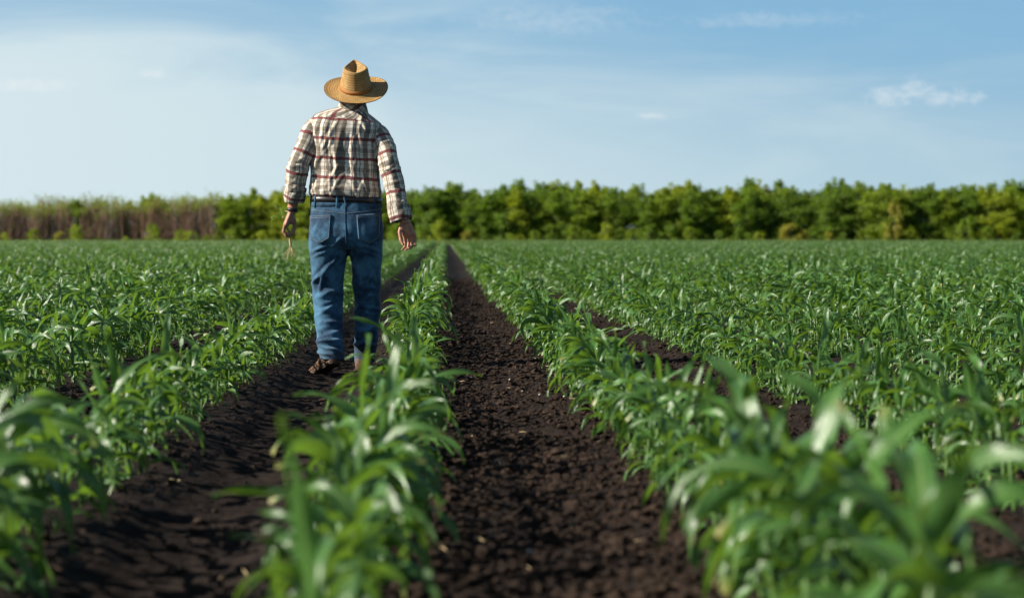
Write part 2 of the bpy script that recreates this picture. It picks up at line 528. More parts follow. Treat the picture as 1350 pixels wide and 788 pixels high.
# ------------------------------------------------------------------ corn
def leaf_blade(mb, base, az, e0, droop, L, W, roll, seed, m=0, nl=10, fold=0.32):
    r = random.Random(seed)
    nu = 5
    p = np.array(base, float); step = L / nl
    vs = []; uv = []
    side = np.array((-math.sin(az), math.cos(az), 0.0))
    bend = r.uniform(-0.5, 0.5)
    wv = r.uniform(0, 6.28); wk = r.uniform(8, 13)
    kink = r.uniform(0.45, 0.75) if r.random() < 0.42 else 9
    a = az; e = e0
    for k in range(nl + 1):
        t = k / nl
        e = max(-1.45, e0 - droop * (t ** 1.25)) - (0.7 * max(0, min(1, (t - kink) * 6)) if kink < 1 else 0)
        a = az + bend * t * t
        d = np.array((math.cos(a) * math.cos(e), math.sin(a) * math.cos(e), math.sin(e)))
        if k: p = p + d * step
        side = np.array((-math.sin(a), math.cos(a), 0.0))
        up = np.cross(d, side); 
        ro = roll * t
        s2 = side * math.cos(ro) + up * math.sin(ro)
        u2 = np.cross(d, s2)
        w = W * min(1.0, 0.42 + 2.6 * t) * max(0.02, (1 - t ** 2.4)) ** 0.9
        for i in range(nu):
            q = (i / (nu - 1) - 0.5) * 2
            wave = 0.22 * W * math.sin(wv + wk * t + q * 1.2) * q * q * min(1, t * 4)
            cup = fold * w * 0.5 * abs(q) ** 1.4 * (1 - 0.5 * t)
            vs.append(p + s2 * (q * w * 0.5) + u2 * (cup * -1.0 if False else cup) + u2 * wave)
            uv.append((i / (nu - 1), t))
    mb.add(vs, grid_faces(nu, nl + 1), uv, m)

def corn_variant(seed, size=1.0):
    """returns (stalk builder, foliage builder)"""
    r = random.Random(seed)
    st, fo = MB(), MB()
    n = r.randint(10, 12)
    H = 0.205 * size * r.uniform(0.9, 1.15)
    lean = np.array((r.uniform(-0.12, 0.12), r.uniform(-0.12, 0.12)))
    pts = np.array([(lean[0] * t * H, lean[1] * t * H, -0.02 + (H + 0.02) * t) for t in np.linspace(0, 1, 5)])
    tube(st, pts, np.array([0.0085, 0.0085, 0.008, 0.007, 0.005]) * size, 7, 0)
    az0 = r.uniform(0, 6.28)
    for k in range(n):
        t = k / (n - 1)
        base = (lean[0] * H * (0.1 + 0.9 * t), lean[1] * H * (0.1 + 0.9 * t), H * (0.06 + 0.94 * t ** 0.9))
        az = az0 + math.pi * (k % 2) + r.uniform(-0.7, 0.7)
        if t > 0.85:     # whorl
            e0 = r.uniform(1.1, 1.5); dr = r.uniform(0.2, 2.3); L = r.uniform(0.17, 0.29); W = r.uniform(0.025, 0.038)
        elif t > 0.3:
            e0 = r.uniform(0.8, 1.35); dr = r.uniform(1.2, 3.4); L = r.uniform(0.18, 0.31); W = r.uniform(0.024, 0.037)
        else:
            e0 = r.uniform(0.35, 0.95); dr = r.uniform(1.2, 2.4); L = r.uniform(0.13, 0.22); W = r.uniform(0.018, 0.029)
        leaf_blade(fo, base, az, e0, dr, L * size, W * size, r.uniform(-1.9, 1.9), seed * 100 + k)
    return st, fo

NVAR = 12
corn_meshes = []            # (stalk, foliage) of each variant
corn_src = bpy.data.collections.new('corn_sources')       # sources of the far crop, not linked to the scene
chunk_src = bpy.data.collections.new('corn_chunk_sources')
for i in range(NVAR):
    st, fo = corn_variant(40 + i)
    corn_meshes.append((st.mesh('corn_stalk', [CORN_STALK]), fo.mesh('corn_foliage', [CORN_LEAF])))
    both = MB()
    both.add(np.vstack(fo.v), fo.f, np.vstack(fo.uv), 0); both.add(np.vstack(st.v), st.f, np.vstack(st.uv), 1)
    o = bpy.data.objects.new('corn_source_%02d' % i, both.mesh('corn_source', [CORN_LEAF, CORN_STALK]))
    corn_src.objects.link(o)
for c in range(6):
    r = random.Random(900 + c); mb = MB()
    for k in range(13):
        st, fo = corn_variant(40 + r.randrange(NVAR), r.uniform(0.82, 1.12))
        a = r.uniform(0, 6.28); ca, sa = math.cos(a), math.sin(a)
        off = np.array((r.gauss(0, 0.025), -0.69 + 0.115 * k + r.uniform(-0.03, 0.03), 0))
        for q, m in ((fo, 0), (st, 1)):
            v = np.vstack(q.v); v = np.stack([v[:, 0] * ca - v[:, 1] * sa, v[:, 0] * sa + v[:, 1] * ca, v[:, 2]], -1) + off
            mb.add(v, q.f, np.vstack(q.uv), m)
    o = bpy.data.objects.new('corn_chunk_%02d' % c, mb.mesh('corn_chunk', [CORN_LEAF, CORN_STALK]))
    chunk_src.objects.link(o)

def instancer(name, pts, rots, scls, idx, coll):
    me = bpy.data.meshes.new(name)
    me.vertices.add(len(pts)); me.vertices.foreach_set('co', np.asarray(pts, np.float32).ravel())
    for nm, ty, arr, key in (('rot', 'FLOAT_VECTOR', rots, 'vector'), ('scl', 'FLOAT', scls, 'value'), ('idx', 'INT', idx, 'value')):
        at = me.attributes.new(nm, ty, 'POINT')
        at.data.foreach_set(key, np.asarray(arr, np.int32 if ty == 'INT' else np.float32).ravel())
    me.update()
    ng = bpy.data.node_groups.new(name + '_nodes', 'GeometryNodeTree')
    ng.interface.new_socket('Geometry', in_out='INPUT', socket_type='NodeSocketGeometry')
    ng.interface.new_socket('Geometry', in_out='OUTPUT', socket_type='NodeSocketGeometry')
    N, L = ng.nodes, ng.links
    gi = N.new('NodeGroupInput'); go = N.new('NodeGroupOutput')
    ci = N.new('GeometryNodeCollectionInfo'); ci.inputs['Collection'].default_value = coll
    ci.inputs['Separate Children'].default_value = True; ci.inputs['Reset Children'].default_value = True
    ip = N.new('GeometryNodeInstanceOnPoints'); ip.inputs['Pick Instance'].default_value = True
    def attr(nm, ty):
        a = N.new('GeometryNodeInputNamedAttribute'); a.data_type = ty; a.inputs['Name'].default_value = nm
        return [s for s in a.outputs if s.enabled and s.name == 'Attribute'][0]
    er = N.new('FunctionNodeEulerToRotation'); L.new(attr('rot', 'FLOAT_VECTOR'), er.inputs[0])
    L.new(gi.outputs[0], ip.inputs['Points']); L.new(ci.outputs[0], ip.inputs['Instance'])
    L.new(attr('idx', 'INT'), ip.inputs['Instance Index']); L.new(er.outputs[0], ip.inputs['Rotation']); L.new(attr('scl', 'FLOAT'), ip.inputs['Scale'])
    L.new(ip.outputs[0], go.inputs[0])
    o = link(name, me)
    md = o.modifiers.new('scatter', 'NODES'); md.node_group = ng
    return o

SL, SR = -587 / FPX, (1350 - 587) / FPX
ORD = {2: 'second', 3: 'third', 4: 'fourth', 5: 'fifth', 6: 'sixth', 7: 'seventh', 8: 'eighth', 9: 'ninth'}
def row_phrase(i):
    if i == 0: return 'between the man\'s track and the cloddy lane'
    if i == 1: return 'edging the cloddy lane across from the man'
    if i == -1: return 'edging the man\'s track opposite the cloddy lane'
    if i > 1: return 'in the %s row past the cloddy lane' % ORD.get(i, 'far')
    return 'in the %s row beyond the man\'s track' % ORD.get(-i, 'far')
def band_phrase(y):
    if y < 4.2: return 'blurred closest corn plant'
    if y < 7.0: return 'softly blurred corn plant'
    if y < 9.6: return 'sharp corn plant short of the man'
    return 'corn plant about level with the man'

def build_corn():
    rr = np.random.default_rng(5)
    plants = []; chunks = []
    for i in range(-75, 85):
        x = ROW0 + ROW * i
        y = 1.75 + rr.uniform(0, 0.15)
        rowf = 1 + 0.06 * rr.standard_normal()
        lo = max(1.75, (abs(x) - 2.2) / (0.32 if x > 0 else 0.26))
        if y < lo: y = lo
        while y < 46:
            gap = 0.118 + rr.uniform(-0.045, 0.045)
            if rr.random() < 0.03: gap *= 1.8
            px = x + rr.normal(0, 0.022)
            s = rowf * (0.90 + 0.28 * vnoise(np.array(i * 7.3), np.array(y * 0.55), 12)) * (rr.uniform(0.84, 1.15) if rr.random() > 0.06 else rr.uniform(0.5, 0.75))
            if i == 0 and 4.8 < y < 12.2: s *= 0.68 if y > 8.6 else (0.84 if y > 7.2 else 0.98); px += 0.05
            s *= 0.93
            if y < 4.6: s *= 1.30 if i in (1, 2, 3) else (1.38 if i < 0 else 1.05)
            if i == 0 and y < 2.7: px += 0.05
            if i == -1 and y < 6.5: px += 0.06
            if i == 1 and 4.6 <= y < 15: s *= 0.86
            if i == 2 and 5.5 < y < 15: s *= 0.92; px += 0.04
            plants.append((i, px, y, float(s), rr.uniform(0, 6.283), rr.normal(0, 0.07), rr.normal(0, 0.07), int(rr.integers(0, NVAR))))
            y += gap
        y = max(46.75, math.ceil((lo) / 1.5) * 1.5)
        while y < FIELD_END - 1.5 + min(0, 0) :
            chunks.append((x + rr.normal(0, 0.02), y, rr.uniform(0.92, 1.1), int(rr.integers(0, 6)), rr.integers(0, 2)))
            y += 1.5
    def inview(p):
        bx = 587 + FPX * p[1] / p[2]; m = 0.12 * FPX / p[2]
        top = 312.5 + FPX * (CAM_H - 0.40 * p[3]) / p[2]
        return -m < bx < 1350 + m and top < 795
    order = sorted([k for k, p in enumerate(plants) if inview(p)], key=lambda k: plants[k][2])[:300]
    chosen = set(order)
    for k in order:
        i, x, y, s, a, tx, ty, v = plants[k]
        root = bpy.data.objects.new('corn_plant', None)
        scene.collection.objects.link(root)
        root.location = (x, y, float(ground_h(x, y, False)) + 0.004)
        root.rotation_euler = (tx, ty, a); root.scale = (s, s, s)
        root.empty_display_size = 0.1
        ph = row_phrase(i)
        tag(root, band_phrase(y) + ' ' + ph, 'corn plant', 'corn plants ' + ph + ', ' + band_phrase(y).replace(' corn plant', ''))
        for nm, me in (('stalk', corn_meshes[v][0]), ('foliage', corn_meshes[v][1])):
            c = bpy.data.objects.new(nm, me); scene.collection.objects.link(c); c.parent = root
    rest = [p for k, p in enumerate(plants) if k not in chosen]
    P = np.array([(p[1], p[2]) for p in rest])
    Z = ground_h(P[:, 0], P[:, 1], False) + 0.004
    C = np.array([(c[0], c[1]) for c in chunks])
    n1, n2 = len(rest), len(chunks)
    # one object: single plants close by, row pieces far away
    allc = bpy.data.collections.new('corn_all_sources')
    for o in list(corn_src.objects) + list(chunk_src.objects): allc.objects.link(o)
    names = sorted(o.name for o in allc.objects)
    ip = [names.index('corn_source_%02d' % p[7]) for p in rest]; ic = [names.index('corn_chunk_%02d' % c[3]) for c in chunks]
    pts = np.vstack([np.column_stack([P, Z]), np.column_stack([C, ground_h(C[:, 0], C[:, 1], False)])])
    rots = [(p[5], p[6], p[4]) for p in rest] + [(0, 0, math.pi * c[4]) for c in chunks]
    scl = [p[3] for p in rest] + [c[2] for c in chunks]
    o = instancer('corn_crop', pts, rots, scl, ip + ic, allc)
    tag(o, 'green young corn crop filling the field behind and beside the nearer plants', 'corn crop', kind='stuff')
build_corn()

# ------------------------------------------------------------------ trees
def leaf_quads(centres, size, r, up=0.25):
    n = len(centres)
    nrm = r.standard_normal((n, 3)); nrm[:, 2] += up * 2; nrm /= np.linalg.norm(nrm, axis=1)[:, None]
    t = np.cross(nrm, r.standard_normal((n, 3))); t /= np.linalg.norm(t, axis=1)[:, None] + 1e-9
    b = np.cross(nrm, t)
    L = (size * r.uniform(0.6, 1.4, n))[:, None]; W = L * r.uniform(0.45, 0.75, n)[:, None]
    v = np.stack([centres - t * L, centres + b * W - t * L * 0.1, centres + t * L, centres - b * W - t * L * 0.1], 1).reshape(-1, 3)
    f = np.arange(n * 4).reshape(n, 4)
    return v, f

def tree_meshes(seed, h, width, mat, base=0.0, clumps=95, per=150, leaf=0.072, point=0.0, spread=0.52):
    r = np.random.default_rng(seed)
    mb = MB()
    lean = r.normal(0, 0.03, 2)
    tr = np.array([(lean[0] * h * t + 0.08 * math.sin(3 * t + seed), lean[1] * h * t, -0.1 + h * 0.86 * t) for t in np.linspace(0, 1, 9)])
    tube(mb, tr, np.linspace(0.045 * h ** 0.6, 0.012, 9), 7)
    cs = []
    for k in range(clumps):
        t = base + (1 - base) * r.uniform(0, 1.0) ** 0.9
        env = (math.sin(math.pi * min(1, (t * 0.50 + 0.36))) ** 0.5) * (1 - point * t)
        env = max(env, 0.12)
        a = r.uniform(0, 6.283); q = width * 0.5 * env * math.sqrt(r.uniform(0.05, 1)) * r.uniform(0.75, 1.25)
        c = np.array((lean[0] * h * t + q * math.cos(a), lean[1] * h * t + q * math.sin(a), h * t * r.uniform(0.95, 1.04)))
        cs.append(c)
        if k % 3 == 0:
            j = min(8, int(max(0.06, t * 0.75) * 9)); p0 = tr[j]
            tube(mb, [p0, (p0 + c) / 2 + (0, 0, -0.08 * h * 0.2), c], [0.012 * h ** 0.5, 0.009 * h ** 0.5, 0.006], 5)
    # shoots standing out of the top
    for k in range(5):
        a = r.uniform(0, 6.283); q = width * 0.25 * r.random()
        for z in np.linspace(0.92, 1.0 + r.uniform(0.02, 0.12), 5):
            cs.append(np.array((lean[0] * h + q * math.cos(a), lean[1] * h + q * math.sin(a), h * z)) + 9e9 * 0)
    P = []
    for c in cs:
        top = c[2] > h * 0.93
        n = int(per * r.uniform(0.5, 1.4)) // (4 if top else 1)
        sp = spread * h / 7 * r.uniform(0.55, 1.25) * (0.4 if top else 1)
        P.append(c + r.standard_normal((n, 3)) * np.array((sp, sp, sp * 0.75)) * 0.62)
    P = np.vstack(P); P = P[P[:, 2] > 0.05]
    v, f = leaf_quads(P, leaf * h / 7 * 1.25, r)
    return mb.mesh('trunk', [BARK]), mesh_np('crown', v, f, [mat])

def bare_meshes(seed, h, width):
    """clump of thin leafless stems, a thin veil of young leaves at the top"""
    r = np.random.default_rng(seed); mb = MB(); tw = MB(); P = []
    for k in range(32):
        a = r.uniform(0, 6.283); q = width * 0.5 * math.sqrt(r.random()); H = h * r.uniform(0.72, 1.05)
        b = np.array((q * math.cos(a), q * math.sin(a), -0.05)); d = np.array((r.normal(0, 0.07), r.normal(0, 0.07), 1.0))
        pts = [b + d * H * t + np.array((0.05 * math.sin(4 * t + k), 0, 0)) for t in np.linspace(0, 1, 5)]
        tube(mb, pts, np.linspace(0.028, 0.010, 5) * r.uniform(0.6, 1.3), 5)
        for j in range(22):
            t = r.uniform(0.12, 0.98); p = b + d * H * t; aa = r.uniform(0, 6.283); L = r.uniform(0.35, 0.9)
            e = p + np.array((math.cos(aa) * L * 0.5, math.sin(aa) * L * 0.5, L))
            tube(tw, [p, (p + e) / 2 + (0, 0, -0.05), e], [0.014, 0.011, 0.006], 3, 0, False)
            if t > 0.80 or r.random() < 0.05: P.append(e + r.standard_normal((int(6 * r.random() + 2), 3)) * 0.16)
    v, f = leaf_quads(np.vstack(P), 0.075, r)
    tw.add(v, f, None, 1)
    return mb.mesh('trunk', [TWIG]), tw.mesh('crown', [TWIG, TREE_LEAF['mid']])

KINDS = {   # kind: (label start, list of (trunk, crown) meshes, nominal height)
    'deep': ('deep green tree with dense rounded crown', [tree_meshes(1, 7.0, 4.2, TREE_LEAF['deep']), tree_meshes(2, 7.0, 3.6, TREE_LEAF['deep'], clumps=85), tree_meshes(12, 7.0, 3.9, TREE_LEAF['deep'], point=0.25)], 7.0),
    'mid': ('fresh green tree with loose leafy crown', [tree_meshes(3, 7.0, 3.8, TREE_LEAF['mid']), tree_meshes(4, 7.0, 3.3, TREE_LEAF['mid'], point=0.3), tree_meshes(14, 7.0, 4.2, TREE_LEAF['mid'], clumps=80)], 7.0),
    'bright': ('yellow-green tree with bright leafy crown', [tree_meshes(5, 7.0, 3.6, TREE_LEAF['bright']), tree_meshes(6, 7.0, 3.2, TREE_LEAF['bright'], clumps=80, point=0.3)], 7.0),
    'bare': ('brown leafless sapling clump with green tips', [bare_meshes(7, 5.4, 2.6), bare_meshes(8, 5.4, 3.0), bare_meshes(9, 5.4, 2.4)], 5.4),
}
def place(kind_name, trunk, crown, loc, s, rz, label, cat, group):
    o = bpy.data.objects.new(kind_name, None); scene.collection.objects.link(o)
    o.location = loc; o.scale = s; o.rotation_euler = (0, 0, rz)
    tag(o, label, cat, group)
    for nm, me in (('trunk', trunk), ('crown', crown)):
        c = bpy.data.objects.new(nm, me); scene.collection.objects.link(c); c.parent = o
    return o

def tree_line_y(x): return 216 - 0.22 * x
def px_of(x, y): return 587 + FPX * x / y

def build_trees():
    r = random.Random(77)
    for row in range(2):
        x = -66 + row * 0.9
        while x < 78:
            y = tree_line_y(x) + row * 2.6 + r.uniform(-0.8, 0.8)
            px = px_of(x, y)
            left = max(0, min(1, (560 - px) / 560))
            h = (5.65 - 1.35 * left) * r.uniform(0.88, 1.07) * (1.05 if row else 0.96)
            if px < 300 and row < 2: kind = r.choices(['bare', 'mid', 'bright', 'deep'], [0.84, 0.09, 0.05, 0.02])[0]
            elif px < 300: kind = r.choices(['bare', 'mid'], [0.8, 0.2])[0]
            elif px < 420: kind = r.choices(['bright', 'mid'], [0.65, 0.35])[0]
            else: kind = r.choices(['deep', 'mid', 'bright'], [0.45, 0.42, 0.13])[0]
            lab, meshes, nh = KINDS[kind]
            tm, cm = r.choice(meshes)
            s = h / nh
            where = 'in the thinner woods' if px < 380 else 'in the tall belt'
            if row: where += ' behind the front trees'
            place('bare_thicket' if kind == 'bare' else 'broadleaf_tree', tm, cm, (x, y, 0), (s * r.uniform(1.15, 1.45), s * r.uniform(1.15, 1.45), s), r.uniform(0, 6.28),
                  lab + ' ' + where, 'tree', lab.split(' with')[0] + 's ' + where)
            x += r.uniform(1.15, 1.95) if kind != 'bare' else r.uniform(1.1, 1.7)
    # shrubs at the foot of the belt
    sh = {k: tree_meshes(30 + q, 2.0, 2.2, TREE_LEAF[k], base=0.02, clumps=26, per=60, leaf=0.2, spread=0.9) for q, k in enumerate(('mid', 'bright', 'yellow', 'deep'))}
    names = {'mid': 'green', 'bright': 'light green', 'yellow': 'yellow', 'deep': 'dark green'}
    x = -62.0
    while x < 72:
        y = tree_line_y(x) - 2.6 + r.uniform(-0.5, 0.5); px = px_of(x, y)
        if px < 420: k = r.choices(['mid', 'bright', 'yellow'], [0.4, 0.45, 0.15])[0]; s = r.uniform(0.45, 0.95)
        else: k = r.choices(['mid', 'bright', 'yellow', 'deep'], [0.4, 0.2, 0.08, 0.32])[0]; s = r.uniform(0.5, 1.15)
        wh = 'at the foot of the thinner woods' if px < 420 else 'at the foot of the tall tree belt'
        place('shrub', *sh[k], (x, y, 0), (s, s, s * r.uniform(0.8, 1.3)), r.uniform(0, 6.28), 'low %s shrub %s' % (names[k], wh), 'shrub', '%s shrubs %s' % (names[k], wh))
        x += r.uniform(1.2, 3.4)
    y0 = tree_line_y(47) - 3.4
    place('shrub', *sh['yellow'], ((1181 - 587) / FPX * y0, y0, 0), (0.8, 0.8, 2.0), 0.3, 'tall narrow bright yellow shrub standing out before dark green trees', 'shrub', None)
    # grassy verge in front of the trees
    n = 26000; rg = np.random.default_rng(4)
    x = rg.uniform(-75, 85, n); y = tree_line_y(x) - rg.uniform(1.0, 9.0, n)
    hgt = rg.uniform(0.25, 0.7, n); a = rg.uniform(0, 6.28, n); w = 0.03
    b = np.stack([x, y, np.zeros(n)], -1); sd = np.stack([np.cos(a), np.sin(a), np.zeros(n)], -1) * w
    tp = b + np.stack([rg.normal(0, 0.12, n), rg.normal(0, 0.12, n), hgt], -1)
    v = np.stack([b - sd, b + sd, tp], 1).reshape(-1, 3)
    tag(link('grass', mesh_np('grass', v, np.arange(n * 3).reshape(n, 3), [GRASSM])), 'rough yellow-green grass verge before the trees', 'grass', kind='stuff')
build_trees()
# ------------------------------------------------------------------ the man
S = FPX / MAN_D                    # pixels per metre at the man's distance
MAN_X = (457 - 587) / S
def P(px, py, y=0.0): return np.array(((px - 457) / S, y, (491.5 - py) / S))

def make_plaid(name, rot=0.0, dark=1.0):
    M = Mat(name); per = 0.113
    wob = M.N.new('ShaderNodeTexNoise'); wob.inputs['Scale'].default_value = 16; M.L.new(M.tc.outputs['Object'], wob.inputs['Vector'])
    va = M.N.new('ShaderNodeVectorMath'); va.operation = 'MULTIPLY_ADD'; va.inputs[1].default_value = (0.022, 0.022, 0)
    M.L.new(wob.outputs['Color'], va.inputs[0]); M.L.new(M.tc.outputs['UV'], va.inputs[2])
    mp = M.N.new('ShaderNodeMapping'); mp.inputs['Rotation'].default_value = (0, 0, rot)
    M.L.new(va.outputs[0], mp.inputs[0])
    # slight wander of the cloth grain
    sp = M.N.new('ShaderNodeSeparateXYZ'); M.L.new(mp.outputs[0], sp.inputs[0])
    fu = M.math('FRACT', M.math('DIVIDE', sp.outputs['X'], per)); fv = M.math('FRACT', M.math('DIVIDE', sp.outputs['Y'], per))
    def band(f, c, hw, soft=0.012):
        d = M.math('ABSOLUTE', M.math('SUBTRACT', f, c))
        return M.ramp(d, hw + soft, hw - soft)
    c = M.mix(0.0, (0.62, 0.55, 0.44), (0, 0, 0))
    c = M.mix(M.math('MULTIPLY', band(fu, 0.24, 0.15), 0.92), c, (0.25, 0.24, 0.235), 'MULTIPLY')
    c = M.mix(M.math('MULTIPLY', band(fu, 0.74, 0.07), 0.85), c, (0.30, 0.29, 0.29), 'MULTIPLY')
    c = M.mix(M.math('MULTIPLY', band(fu, 0.50, 0.045), 0.7), c, (0.66, 0.64, 0.60))
    c = M.mix(M.math('MULTIPLY', band(fu, 0.60, 0.020), 0.8), c, (0.13, 0.03, 0.03))
    c = M.mix(M.math('MULTIPLY', band(fu, 0.92, 0.020), 0.8), c, (0.11, 0.03, 0.03))
    c = M.mix(M.math('MULTIPLY', band(fv, 0.86, 0.11), 0.68), c, (0.40, 0.38, 0.36), 'MULTIPLY')
    c = M.mix(M.math('MULTIPLY', band(fv, 0.16, 0.018), 0.6), c, (0.30, 0.24, 0.22), 'MULTIPLY')
    c = M.mix(M.math('MULTIPLY', band(fv, 0.66, 0.018), 0.5), c, (0.30, 0.24, 0.22), 'MULTIPLY')
    c = M.mix(M.math('MULTIPLY', band(fv, 0.42, 0.078), 0.90), c, (0.135, 0.020, 0.024))
    if dark != 1.0: c = M.mix(1.0, c, (dark, dark, dark), 'MULTIPLY')
    w = M.noise(900, 2); n = M.noise(55, 4)
    M.bump(M.math('ADD', M.math('MULTIPLY', w, 0.25), n), 0.28, 0.004)
    return M.set(c, 0.85, 0.2, 0.15)
PLAID = make_plaid('plaid_cloth'); YOKE = make_plaid('plaid_bias_cloth', R(45)); CUFFM = make_plaid('plaid_cuff', R(8), 0.8)

def make_denim():
    M = Mat('denim'); n = M.noise(9, 5); f = M.noise(120, 4, 0.7, stretch=(1, 1, 0.35))
    sp = M.N.new('ShaderNodeSeparateXYZ'); M.L.new(M.tc.outputs['Object'], sp.inputs[0])
    worn = M.math('MULTIPLY', M.ramp(n, 0.40, 0.66), 0.85)
    c = M.mix(worn, (0.0080, 0.029, 0.062), (0.050, 0.140, 0.228))
    c = M.mix(M.math('MULTIPLY', M.ramp(f, 0.5, 0.75), 0.35), c, (0.10, 0.19, 0.27))
    # faded seat, soiled hems
    c = M.mix(M.math('MULTIPLY', M.ramp(sp.outputs['Z'], 0.20, 0.10), 0.35), c, (0.07, 0.075, 0.075))
    tw = M.N.new('ShaderNodeTexWave'); tw.bands_direction = 'DIAGONAL'; tw.inputs['Scale'].default_value = 260; M.L.new(M.tc.outputs['Object'], tw.inputs['Vector'])
    M.bump(M.math('ADD', M.math('MULTIPLY', tw.outputs['Fac'], 0.15), M.noise(45, 4)), 0.3, 0.004)
    return M.set(c, 0.82, 0.2, 0.1)
DENIM = make_denim()
STITCH = plain('stitching', (0.17, 0.20, 0.22), 0.8)
LEATHER = plain('black_leather', (0.014, 0.012, 0.012), 0.38, 0.5, 80, 0.3)
SHOEM = plain('dusty_brown_leather', (0.085, 0.047, 0.026), 0.75, 0.3, 35, 0.45, 0.4, 0.004)
SOLEM = plain('shoe_rubber', (0.075, 0.048, 0.032), 0.9, 0.2, 40, 0.5, 0.5, 0.004)
HAIRM = plain('short_hair', (0.075, 0.062, 0.052), 0.7, 0.3, 220, 0.5, 0.8, 0.004)
BANDM = plain('hat_ribbon', (0.30, 0.115, 0.022), 0.7, 0.3, 90, 0.2)
TRIMM = plain('hat_trim', (0.13, 0.055, 0.022), 0.7, 0.3, 90, 0.2)
RUBBER = plain('black_strap', (0.010, 0.010, 0.011), 0.5, 0.4)
ROOTM = plain('pale_root', (0.42, 0.30, 0.15), 0.8, 0.2, 200, 0.35)
SEEDL = make_leaf('seedling_leaf', (0.12, 0.22, 0.06), (0.14, 0.24, 0.07), (0.25, 0.40, 0.06), 0.3, 0.5, True)
EYEW = plain('eye_white', (0.7, 0.68, 0.65), 0.3)
def make_skin():
    M = Mat('skin'); n = M.noise(45, 4); m = M.noise(14, 3)
    c = M.mix(M.ramp(n, 0.35, 0.65), (0.31, 0.14, 0.085), (0.40, 0.20, 0.125))
    c = M.mix(M.math('MULTIPLY', M.ramp(m, 0.5, 0.7), 0.4), c, (0.46, 0.17, 0.12))
    M.bump(n, 0.2, 0.002); M.set(c, 0.5, 0.4)
    M.bsdf.inputs['Subsurface Weight'].default_value = 0.12
    M.bsdf.inputs['Subsurface Radius'].default_value = (0.01, 0.004, 0.002)
    return M.m
SKIN = make_skin()
def make_straw():
    M = Mat('woven_straw'); sp = M.N.new('ShaderNodeSeparateXYZ'); M.L.new(M.tc.outputs['UV'], sp.inputs[0])
    a = M.math('SINE', M.math('MULTIPLY', sp.outputs['X'], 2 * math.pi * 66)); b = M.math('SINE', M.math('MULTIPLY', sp.outputs['Y'], 2 * math.pi / 0.0145))
    w = M.math('MULTIPLY', a, b); n = M.noise(26, 4)
    ring = M.ramp(b, -1, 1)
    c = M.mix(M.ramp(w, -0.7, 0.8), (0.17, 0.085, 0.020), (0.64, 0.40, 0.135))
    c = M.mix(M.math('MULTIPLY', ring, 0.55), c, (0.16, 0.07, 0.016))
    c = M.mix(M.math('MULTIPLY', M.ramp(n, 0.45, 0.7), 0.4), c, (0.55, 0.36, 0.14))
    M.bump(M.math('ADD', w, M.math('MULTIPLY', ring, 0.5)), 0.5, 0.003)
    return M.set(c, 0.6, 0.35)
STRAW = make_straw()

def crease(co, no, items, front=False):
    """folds: lines in the (x, z) plane pushed in or out along the normal"""
    d = np.zeros(len(co)); fac = smooth(-0.25, 0.35, no[:, 1] if front else -no[:, 1])
    for (x0, z0, ang, L, w, amp, curve) in items:
        dx = co[:, 0] - x0; dz = co[:, 2] - z0; ca, sa = math.cos(ang), math.sin(ang)
        al = dx * ca + dz * sa; pe = -dx * sa + dz * ca + curve * al * al
        d += amp * (np.exp(-(pe / w) ** 2) - 0.55 * np.exp(-((pe - 1.6 * w) / (1.1 * w)) ** 2)) * np.exp(-(al / L) ** 2)
    return co + no * (d * fac)[:, None]

